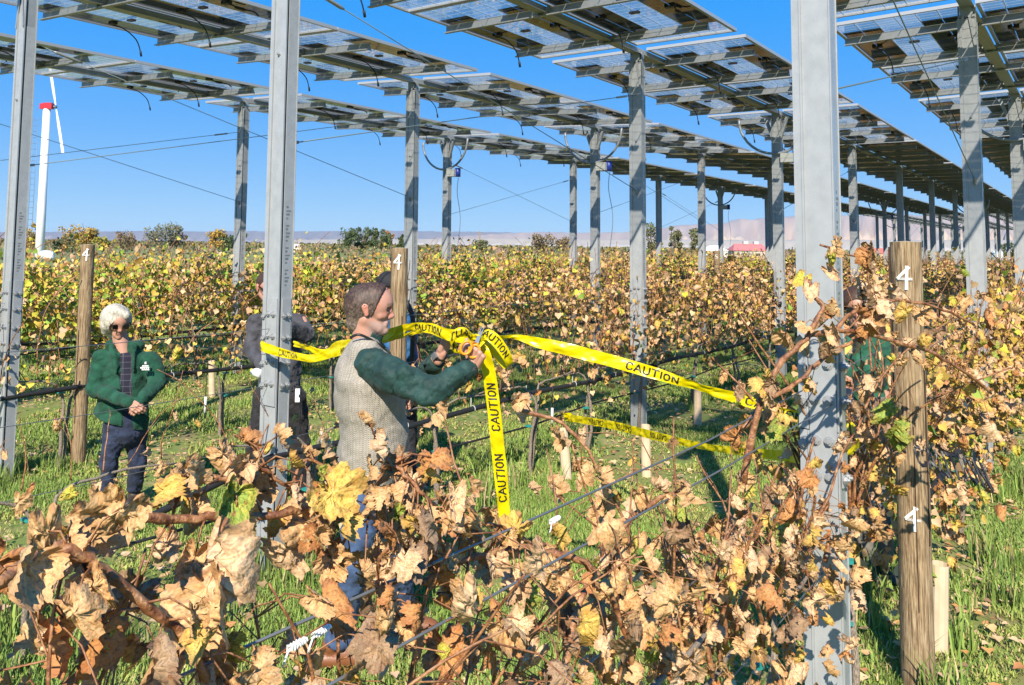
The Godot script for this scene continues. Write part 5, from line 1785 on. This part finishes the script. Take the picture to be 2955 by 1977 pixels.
func build_grass() -> void:
	var patch := FastNoiseLite.new()
	patch.seed = 71
	patch.frequency = 0.6
	patch.fractal_octaves = 3
	var sets := [[], [], []]
	var cols := [[], [], []]
	var litter := []
	var litter_c := []
	var tufts := []
	var tufts_c := []
	for zone in [[0.3, 8.0, 0.034, 1.0], [8.0, 16.0, 0.06, 1.25], [16.0, 32.0, 0.14, 2.0], [32.0, 70.0, 0.42, 3.6]]:
		var step: float = zone[2]
		var z := -0.2
		while z > -62.0:
			var x := 0.6
			while x > -26.0:
				var p := Vector3(x + rf(-0.5, 0.5) * step, 0, z + rf(-0.5, 0.5) * step)
				x -= step
				var d := in_view(p)
				if d < zone[0] or d >= zone[1]:
					continue
				var n := patch.get_noise_2d(p.x, p.z)
				var gap := row_gap(p.x)
				var keep := 0.70 + n * 1.5
				if gap < 0.55:
					keep -= 0.45 * (1.0 - gap / 0.55)
				if rng.randf() > clampf(keep, 0.1, 1.0):
					if rng.randf() < (0.16 if gap < 0.6 else 0.05) and d < 22.0:
						var lb := Basis.from_euler(Vector3(rf(-1.9, -1.2), rf(0, TAU), 0)).scaled(Vector3.ONE * rf(0.03, 0.055))
						litter.append(Transform3D(lb, p + Vector3.UP * rf(0.012, 0.05)))
						litter_c.append(leaf_color([0, 1, 1, 2, 6][rng.randi() % 5]))
					continue
				var k := rng.randi() % 3
				var s: float = zone[3] * rf(0.7, 1.25)
				var b := Basis(Vector3.UP, rf(0, TAU)).scaled(Vector3(s, rf(0.35, 0.95) * (0.75 + 0.25 * zone[3]) * (0.75 + n * 0.9), s))
				var straw := clampf(0.40 - n * 2.2 + rf(-0.25, 0.25), 0.0, 1.0)
				var c := Color(1, 1, 1).lerp(Color(1.75, 1.25, 1.5), straw * 0.9) * rf(0.75, 1.2)
				sets[k].append(Transform3D(b, p))
				cols[k].append(c)
				if gap < 0.5 and d < 16.0 and rng.randf() < 0.014:
					tufts.append(Transform3D(Basis(Vector3.UP, rf(0, TAU)).scaled(Vector3.ONE * rf(0.7, 1.4)), p))
					tufts_c.append(Color(1, 1, 1) * rf(0.6, 1.15))
			z -= step
	for k in 3:
		scatter("grass", blade_clump(50 + k, 9, 0.105, 0.05), M.blade, sets[k], cols[k])
	scatter("grass_tufts", blade_clump(60, 38, 0.26, 0.07), M.blade, tufts, tufts_c)
	var st := mb(false)
	small_leaf(st, Vector3.ZERO, Basis.IDENTITY, Color(1, 1, 1))
	scatter("leaf_litter", done(st), M.foliage, litter, litter_c)

func build_hills() -> void:
	var nz := FastNoiseLite.new()
	nz.seed = 88
	nz.fractal_octaves = 5
	nz.frequency = 0.012
	var far_mesa := [[-500, 532], [100, 531], [330, 529], [460, 530], [560, 529], [680, 530], [780, 529], [900, 528], [1000, 530], [1100, 531], [1200, 533], [1300, 533], [1400, 534], [1560, 536], [2900, 536]]
	var cliffs := [[1000, 544], [1100, 538], [1180, 533], [1250, 531], [1330, 533], [1420, 532], [1500, 524], [1550, 517], [1606, 513], [1660, 511], [1692, 500], [1722, 502], [1760, 499], [1791, 496], [1900, 494], [2050, 492], [2250, 494], [2500, 492], [2900, 490]]
	var bluffs := [[600, 550], [760, 548], [850, 547], [1000, 547], [1100, 545], [1250, 546], [1400, 548], [1600, 549], [2900, 549]]
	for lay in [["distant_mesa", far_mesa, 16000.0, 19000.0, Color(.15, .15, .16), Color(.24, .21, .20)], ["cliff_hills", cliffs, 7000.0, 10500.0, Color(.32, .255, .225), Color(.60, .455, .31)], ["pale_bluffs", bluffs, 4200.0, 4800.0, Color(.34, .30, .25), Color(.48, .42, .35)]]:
		var prof: Array = lay[1]
		var st := mb(false)
		var grid := []
		var x: float = prof[0][0]
		while x < prof[prof.size() - 1][0]:
			var i := 0
			while i < prof.size() - 2 and prof[i + 1][0] < x:
				i += 1
			var y := lerpf(prof[i][1], prof[i + 1][1], clampf((x - prof[i][0]) / (prof[i + 1][0] - prof[i][0]), 0, 1))
			var d := ray(x, y)
			var dir := Vector3(d.x, 0, d.z)
			var ln := dir.length()
			var up := d.y / ln
			dir /= ln
			var col := []
			for r in 15:
				var f := r / 14.0
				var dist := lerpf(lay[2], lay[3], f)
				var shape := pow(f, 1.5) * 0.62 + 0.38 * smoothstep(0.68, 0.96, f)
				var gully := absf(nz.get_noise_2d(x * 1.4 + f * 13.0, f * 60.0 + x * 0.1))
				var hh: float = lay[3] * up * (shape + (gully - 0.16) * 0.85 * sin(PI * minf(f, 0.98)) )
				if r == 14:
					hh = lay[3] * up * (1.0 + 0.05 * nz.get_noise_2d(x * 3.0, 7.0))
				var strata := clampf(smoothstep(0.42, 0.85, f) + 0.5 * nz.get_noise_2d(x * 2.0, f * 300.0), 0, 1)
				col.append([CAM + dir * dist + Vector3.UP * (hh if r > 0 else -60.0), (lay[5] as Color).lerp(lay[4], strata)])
			col.append([CAM + dir * (lay[3] * 1.15) + Vector3.UP * -100.0, lay[4]])
			grid.append(col)
			x += 7.0
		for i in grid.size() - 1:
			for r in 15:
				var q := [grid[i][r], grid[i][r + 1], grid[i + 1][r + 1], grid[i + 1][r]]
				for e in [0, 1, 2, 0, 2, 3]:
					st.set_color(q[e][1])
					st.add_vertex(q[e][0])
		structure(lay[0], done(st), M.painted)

func tree(called: String, label: String, p: Vector3, h: float, w: float, cols: Array, cone := false, n := 900, leaf := 0.34) -> void:
	var o := thing(called, label, "tree", p, 0.0, "far trees beyond the vineyard")
	var st := mb(false)
	tube(st, [Vector3(0, -0.3, 0), Vector3(rf(-.1, .1) * h, h * 0.35, 0), Vector3(rf(-.08, .08) * h, h * 0.75, 0)], [h * 0.03, h * 0.02, h * 0.008], 7)
	for i in 6:
		var a := rf(0, TAU)
		tube(st, [Vector3(0, h * rf(0.2, 0.45), 0), Vector3(cos(a) * w * 0.3, h * rf(0.5, 0.8), sin(a) * w * 0.3)], [h * 0.012, h * 0.004], 5)
	part("trunk", done(st), M.bark, o)
	st = mb(false)
	var blobs := []
	for i in (16 if not cone else 12):
		if cone:
			var f := i / 12.0
			blobs.append([Vector3(rf(-.1, .1) * w, h * lerpf(0.15, 0.95, f), rf(-.1, .1) * w), w * 0.55 * (1.02 - f)])
		else:
			var a := rf(0, TAU)
			var rr := sqrt(rng.randf()) * w * 0.36
			blobs.append([Vector3(cos(a) * rr, h * rf(0.3, 0.97), sin(a) * rr), w * rf(0.11, 0.24)])
	for i in n:
		var bl: Array = blobs[rng.randi() % blobs.size()]
		var dir := Vector3(rf(-1, 1), rf(-1, 1), rf(-1, 1)).normalized()
		var q: Vector3 = bl[0] + dir * bl[1] * pow(rng.randf(), 0.4)
		var c: Color = cols[rng.randi() % cols.size()]
		small_leaf(st, q, leaf_basis(leaf * rf(0.6, 1.3), 0.2), Color(c.r, c.g, c.b) * rf(0.75, 1.2))
	stuff(part("crown", done(st), M.foliage, o))

func far_at(x: float, dist: float) -> Vector3:
	var p := at(x, 548, dist)
	p.y = 0.0
	return p

func px_height(y_top: float, x: float, dist: float) -> float:
	return at(x, y_top, dist).y

func build_far() -> void:
	var olive := [Color(.10, .12, .045), Color(.14, .15, .06), Color(.18, .17, .08)]
	var yellow := [Color(.50, .33, .04), Color(.44, .27, .05), Color(.30, .22, .06)]
	var green := [Color(.05, .085, .03), Color(.075, .11, .035), Color(.10, .13, .045)]
	var brown := [Color(.22, .16, .10), Color(.17, .14, .08), Color(.26, .18, .08)]
	var list := [
		["cottonwood", "golden cottonwood just left of the white wind machine tower", 75, 518, 120, 50, yellow], ["cottonwood", "golden orange tree, first right of the wind machine tower", 165, 525, 130, 70, yellow], ["cottonwood", "yellow tree, second right of the wind machine tower", 205, 529, 135, 50, yellow], ["cottonwood", "rounded yellow green tree, third right of the wind machine tower", 235, 540, 130, 46, [Color(.36, .32, .05), Color(.22, .22, .05)]],
		["shrub_tree", "dull olive tree at the foot of the wind machine tower", 145, 545, 125, 60, olive], ["shrub_tree", "pale brown bush left of the grey olive tree", 288, 539, 150, 56, brown], ["shrub_tree", "large grey green olive tree above the left hedge", 370, 526, 150, 90, [Color(.15, .155, .09), Color(.19, .18, .11)]], ["shrub_tree", "grey olive tree with a loose top above the left hedge", 405, 522, 155, 44, [Color(.16, .16, .10), Color(.20, .19, .12)]],
		["cottonwood", "orange gold bush above the left hedge, right of the olive trees", 492, 535, 160, 46, yellow], ["shrub_tree", "green tree above the left hedge near the shaded steel post", 525, 543, 170, 56, green],
		["shrub_tree", "dark bush above the left hedge, left of the shaded steel post", 552, 540, 180, 26, green],
		["juniper", "broad dark evergreen, leftmost of the group left of the wooden post", 800, 530, 190, 58, green], ["juniper", "tall dark evergreen in the middle of the group", 830, 526, 195, 54, green], ["juniper", "pointed dark evergreen of the group", 853, 524, 192, 34, green], ["juniper", "rounded evergreen at the right of the group", 878, 530, 185, 46, green], ["cottonwood", "rust coloured tree behind the rightmost evergreen", 892, 531, 195, 22, [Color(.34, .19, .07), Color(.26, .15, .06)]], ["spruce", "small pointed spruce between the evergreens and the steel post", 920, 538, 200, 22, green],
		["shrub_tree", "bare brown tree right of the middle steel posts", 1245, 546, 230, 60, brown], ["shrub_tree", "bare brown bush beside the wooden shed", 1290, 550, 220, 50, brown], ["shrub_tree", "low green bush left of the wooden shed", 1100, 556, 230, 40, olive],
		["round_tree", "round olive tree behind the nearer shaded post", 1490, 516, 210, 62, olive], ["round_tree", "round olive tree, second of the three right of the middle", 1546, 522, 205, 44, olive], ["round_tree", "round olive tree by the white roof, third of the three", 1592, 526, 200, 44, olive],
		["cottonwood", "slim yellow tree beyond the far posts at right", 2256, 542, 170, 14, yellow], ["shrub_tree", "dark green trees at the right edge beyond the white shed", 2318, 562, 150, 60, green], ["shrub_tree", "olive bush beyond the far posts left of the white shed", 2240, 565, 160, 30, brown],
	]
	for t in list:
		var p := far_at(t[2], t[4])
		var h := px_height(t[3] - 5, t[2], t[4])
		var w: float = t[5] * S / FOC * t[4]
		tree(t[0], t[1], p, h, w, t[6], t[0] == "spruce", 1000, 0.16 * t[4] / 100.0)
	# a band of far brush and fields
	var st := mb(false)
	for i in 22000:
		var x := rf(-200, 2600)
		var d := rf(85, 900)
		var p := far_at(x, d)
		p.y = rf(0.0, 1.3 + d * 0.002)
		var c: Color = [brown[0], brown[1], olive[0], olive[2], green[2], yellow[2]][rng.randi() % 6]
		small_leaf(st, p, leaf_basis(0.0038 * d * rf(0.5, 1.1), 0.2), c)
	var brush := part("far_brush", done(st), M.foliage, self)
	tag(brush, "low brown and green brush along the far edge of the valley", "brush")
	stuff(brush)
	# buildings
	house("red_roof_house", "long house with a faded red roof beyond the vines, right of the middle", 1672, 1752, 574, 558, 190, lin(.46, .15, .15), lin(.50, .45, .40), 0.78)
	house("white_roof_house", "low house with a bright white roof beyond the vines", 1608, 1662, 574, 562, 180, lin(.78, .78, .78), lin(.70, .68, .64), 0.4)
	house("red_barn", "faded red roof seen between the steel posts right of the largest post", 1982, 2030, 580, 568, 170, lin(.50, .12, .10), lin(.48, .30, .26), 0.7)
	house("brown_house", "brown roofed house below the round olive tree", 1438, 1476, 572, 558, 200, lin(.22, .16, .12), lin(.36, .28, .22), 0.5)
	house("wooden_shed", "small weathered wooden shed between the middle steel posts", 1133, 1158, 592, 568, 120, lin(.20, .14, .10), lin(.30, .22, .16), 0.8)
	house("white_shed", "small white shed with pale blue side at the right edge", 2272, 2292, 596, 575, 140, lin(.50, .62, .72), lin(.74, .74, .74), 0.9)
	house("tan_house", "tan house peeping over the vines at the left of the evergreens", 668, 690, 566, 558, 210, lin(.46, .44, .42), lin(.70, .62, .52), 0.6)
	var pole := thing("utility_pole", "single wooden utility pole on the plain between the steel posts", "pole", far_at(1098, 260))
	st = mb(false)
	tube(st, [Vector3(0, -1, 0), Vector3(0, px_height(529, 1098, 260), 0)], [0.22, 0.16], 8)
	part("pole_shaft", done(st), M.wood, pole)
	part("cross_arm", one_box(Vector3(0, px_height(532, 1098, 260), 0), Vector3(2.2, 0.15, 0.15)), M.wood, pole)
	car()
	wind_machine()

func house(called: String, label: String, x0: float, x1: float, y0: float, y1: float, d: float, roof: Color, wall: Color, ridge: float) -> void:
	var a := at(x0, 548, d)
	var b := at(x1, 548, d)
	var c := (a + b) * 0.5
	c.y = 0.0
	var w := (b - a).length()
	var o := thing(called, label, "house" if called.contains("house") else "shed", c)
	o.rotation.y = atan2(-(b - a).z, (b - a).x)
	var top := px_height(y1, (x0 + x1) * 0.5, d)
	var eave := maxf(top - (y0 - y1) * S / FOC * d, 0.6) if ridge < 0.85 else top - 0.3
	var dp := w * 0.5
	part("wall", one_box(Vector3(0, eave * 0.5, 0), Vector3(w * 0.96, eave, dp)), mat(wall, 0.9), o)
	var st := mb()
	var r := w * 0.5 * ridge
	var q := [Vector3(-w * 0.52, eave + 0.004, dp * 0.56), Vector3(w * 0.52, eave + 0.004, dp * 0.56), Vector3(w * 0.52, eave + 0.004, -dp * 0.56), Vector3(-w * 0.52, eave + 0.004, -dp * 0.56), Vector3(-r, top, 0), Vector3(r, top, 0)]
	quad(st, q[4], q[5], q[1], q[0])
	quad(st, q[5], q[4], q[3], q[2])
	for v in [q[3], q[4], q[0], q[1], q[5], q[2]]:
		st.add_vertex(v)
	part("roof", done(st), mat(roof, 0.85), o)
	for i in 2:
		part("window", one_box(Vector3(w * (i - 0.5) * 0.4, eave * 0.55, dp * 0.5), Vector3(w * 0.1, eave * 0.3, 0.06)), mat(lin(.05, .06, .07), 0.2), o)
	if called == "red_roof_house":
		for i in 2:
			part("roof_vent", one_box(Vector3(w * (-0.08 + i * 0.3), top + 0.2, 0), Vector3(1.0, 0.7, 1.0)), mat(lin(.62, .5, .48), 0.8), o)

func car() -> void:
	var p := far_at(2305, 140)
	var o := thing("parked_car", "white parked car beyond the vines at the right edge", "car", p)
	var st := mb()
	box(st, Vector3(0, 0.62, 0), Vector3(4.2, 0.6, 1.7))
	part("body", done(st), M.white_paint, o)
	st = mb()
	box(st, Vector3(-0.2, 1.12, 0), Vector3(2.2, 0.42, 1.5))
	part("window", done(st), mat(lin(.03, .03, .04), 0.2), o)
	part("roof", one_box(Vector3(-0.2, 1.36, 0), Vector3(2.0, 0.06, 1.45)), M.white_paint, o)
	for x in [-1.3, 1.3]:
		for z in [-0.8, 0.8]:
			st = mb(false)
			tube(st, [Vector3(x, 0.33, z - 0.1), Vector3(x, 0.33, z + 0.1)], [0.33], 12)
			part("wheel", done(st), M.black_plastic, o)
	# the white car roof low behind the left hedge
	var q := at(108, 572, 40.0)
	var o2 := thing("pump_cover", "white rounded cover at the foot of the wind machine behind the hedge", "cover", Vector3(q.x, 0, q.z))
	st = mb(false)
	tube(st, [Vector3(-0.5, 1.2, 0), Vector3(-0.3, 1.35, 0), Vector3(0.3, 1.35, 0), Vector3(0.5, 1.2, 0)], [0.1, 0.25, 0.24, 0.1], 12)
	part("cover", done(st), M.white_paint, o2)

func wind_machine() -> void:
	var d := 51.0
	var base := far_at(92, d)
	var top := at(117, 246, d)
	var o := thing("wind_machine", "tall white frost fan tower with red gearbox and white blades", "wind machine", base)
	var t := top - base
	t.x = 0.0
	t.z = 0.0
	var h := t.y
	var R := cam_basis.x
	var N := cam_basis.z
	var U := Vector3.UP
	var paint := tri(mat(Color.WHITE, 0.4), noise_tex(77, 0.02, [lin(.70, .70, .71), lin(.82, .82, .82)], [0.3, 0.7], 256), Vector3(0.4, 0.1, 0.4), false)
	var st := mb(false)
	tube(st, [Vector3(0, 0, 0), Vector3(0, h * 0.45, 0), Vector3(0, h * 0.46, 0), Vector3(0, h, 0)], [0.27, 0.255, 0.245, 0.225], 18)
	part("tower", done(st), paint, o)
	st = mb()
	box(st, Vector3(0, h + 0.17, 0), Vector3(0.74, 0.34, 0.42), Basis(R, U, N))
	box(st, Vector3(0, h + 0.36, 0) + R * 0.05, Vector3(0.5, 0.06, 0.34), Basis(R, U, N))
	part("gearbox", done(st), mat(lin(.45, .015, .03), 0.4), o)
	var hub := Vector3(0, h + 0.12, 0) + R * 0.55
	st = mb(false)
	tube(st, [Vector3(0, h + 0.15, 0) + R * 0.36, hub + R * 0.05], [0.07, 0.09], 10)
	part("hub", done(st), M.steel_dark, o)
	for s in [-1.0, 1.0]:
		st = mb()
		var ax: Vector3 = (U * s - R * 0.20 * s).normalized()
		var ch := (N * 0.5 + R * 0.85).normalized() * 0.14
		var th: Vector3 = ax.cross(ch).normalized() * 0.03
		var prev := []
		for i in 9:
			var f := i / 8.0
			var c: Vector3 = hub + ax * (0.15 + f * 2.75)
			var wid := 0.5 + 0.45 * smoothstep(0.0, 0.35, f)
			var ring := [c - ch * wid, c + th, c + ch * wid, c - th]
			if i > 0:
				for k in 4:
					quad(st, prev[k], prev[(k + 1) % 4], ring[(k + 1) % 4], ring[k])
			prev = ring
		quad(st, prev[0], prev[1], prev[2], prev[3])
		part("blade", done(st), M.white_paint, o)
	st = mb(false)
	for e in [-0.5, -0.78]:
		tube(st, [R * e + N * 0.1 + U * 1.0, R * (e * 0.92) + N * 0.1 + U * (h - 0.5)], [0.012], 5)
	for i in 24:
		var y := 1.2 + i * (h - 1.9) / 23.0
		tube(st, [R * -0.5 + N * 0.1 + U * y, R * -0.76 + N * 0.1 + U * y], [0.012], 4)
	part("ladder", done(st), M.steel_dark, o)


func _ready() -> void:
	rng.seed = 20241
	# camera
	cam_basis = Basis(Vector3.UP, 0.66927) * Basis(Vector3.RIGHT, 0.07871) * Basis(Vector3(0, 0, 1), 0.01317)
	var cam := Camera3D.new()
	cam.name = "camera"
	add_child(cam)
	cam.transform = Transform3D(cam_basis, CAM)
	cam.near = 0.05
	cam.far = 60000.0
	cam.keep_aspect = Camera3D.KEEP_HEIGHT
	cam.projection = Camera3D.PROJECTION_FRUSTUM
	cam.size = 1977.0 / FOC * cam.near
	cam.frustum_offset = Vector2((1477.5 - PPX) / FOC * cam.near, -(988.5 - PPY) / FOC * cam.near)
	cam.current = true
	# sky, air and exposure
	var sky := ProceduralSkyMaterial.new()
	sky.sky_top_color = Color(lin(.0, .20, .60))
	sky.sky_horizon_color = Color(lin(.29, .47, .60))
	sky.sky_curve = 0.076
	sky.sky_energy_multiplier = 1.0
	sky.ground_bottom_color = Color(0.30, 0.27, 0.20)
	sky.ground_horizon_color = Color(0.55, 0.55, 0.52)
	sky.sun_angle_max = 12.0
	var env := Environment.new()
	env.background_mode = Environment.BG_SKY
	env.sky = Sky.new()
	env.sky.sky_material = sky
	env.tonemap_mode = Environment.TONE_MAPPER_LINEAR
	env.tonemap_exposure = 1.65
	env.fog_enabled = true
	env.fog_density = 0.00002
	env.fog_light_color = Color(0.84, 0.90, 1.0)
	env.sdfgi_enabled = true
	env.ssao_enabled = true
	env.ssil_enabled = true
	var we := WorldEnvironment.new()
	we.name = "world"
	we.environment = env
	add_child(we)
	# sun: from behind the camera's right, 37 degrees up
	var sun := DirectionalLight3D.new()
	sun.name = "sun"
	sun.light_energy = 1.6
	sun.light_color = Color(1.0, 0.955, 0.88)
	sun.light_angular_distance = 0.5
	sun.shadow_enabled = true
	add_child(sun)
	var el := deg_to_rad(38.0)
	var az := deg_to_rad(26.0)
	sun.basis = Basis.looking_at(-Vector3(sin(az) * cos(el), sin(el), cos(az) * cos(el)))
	var t0 := Time.get_ticks_msec()
	make_materials()
	build_ground()
	build_hills()
	build_far()
	print("far ", Time.get_ticks_msec() - t0)
	build_trackers()
	build_cables()
	build_trellis()
	print("trellis ", Time.get_ticks_msec() - t0)
	build_people()
	print("people ", Time.get_ticks_msec() - t0)
	build_tape()
	build_vines()
	print("vines ", Time.get_ticks_msec() - t0)
	build_grass()
	print("grass ", Time.get_ticks_msec() - t0)
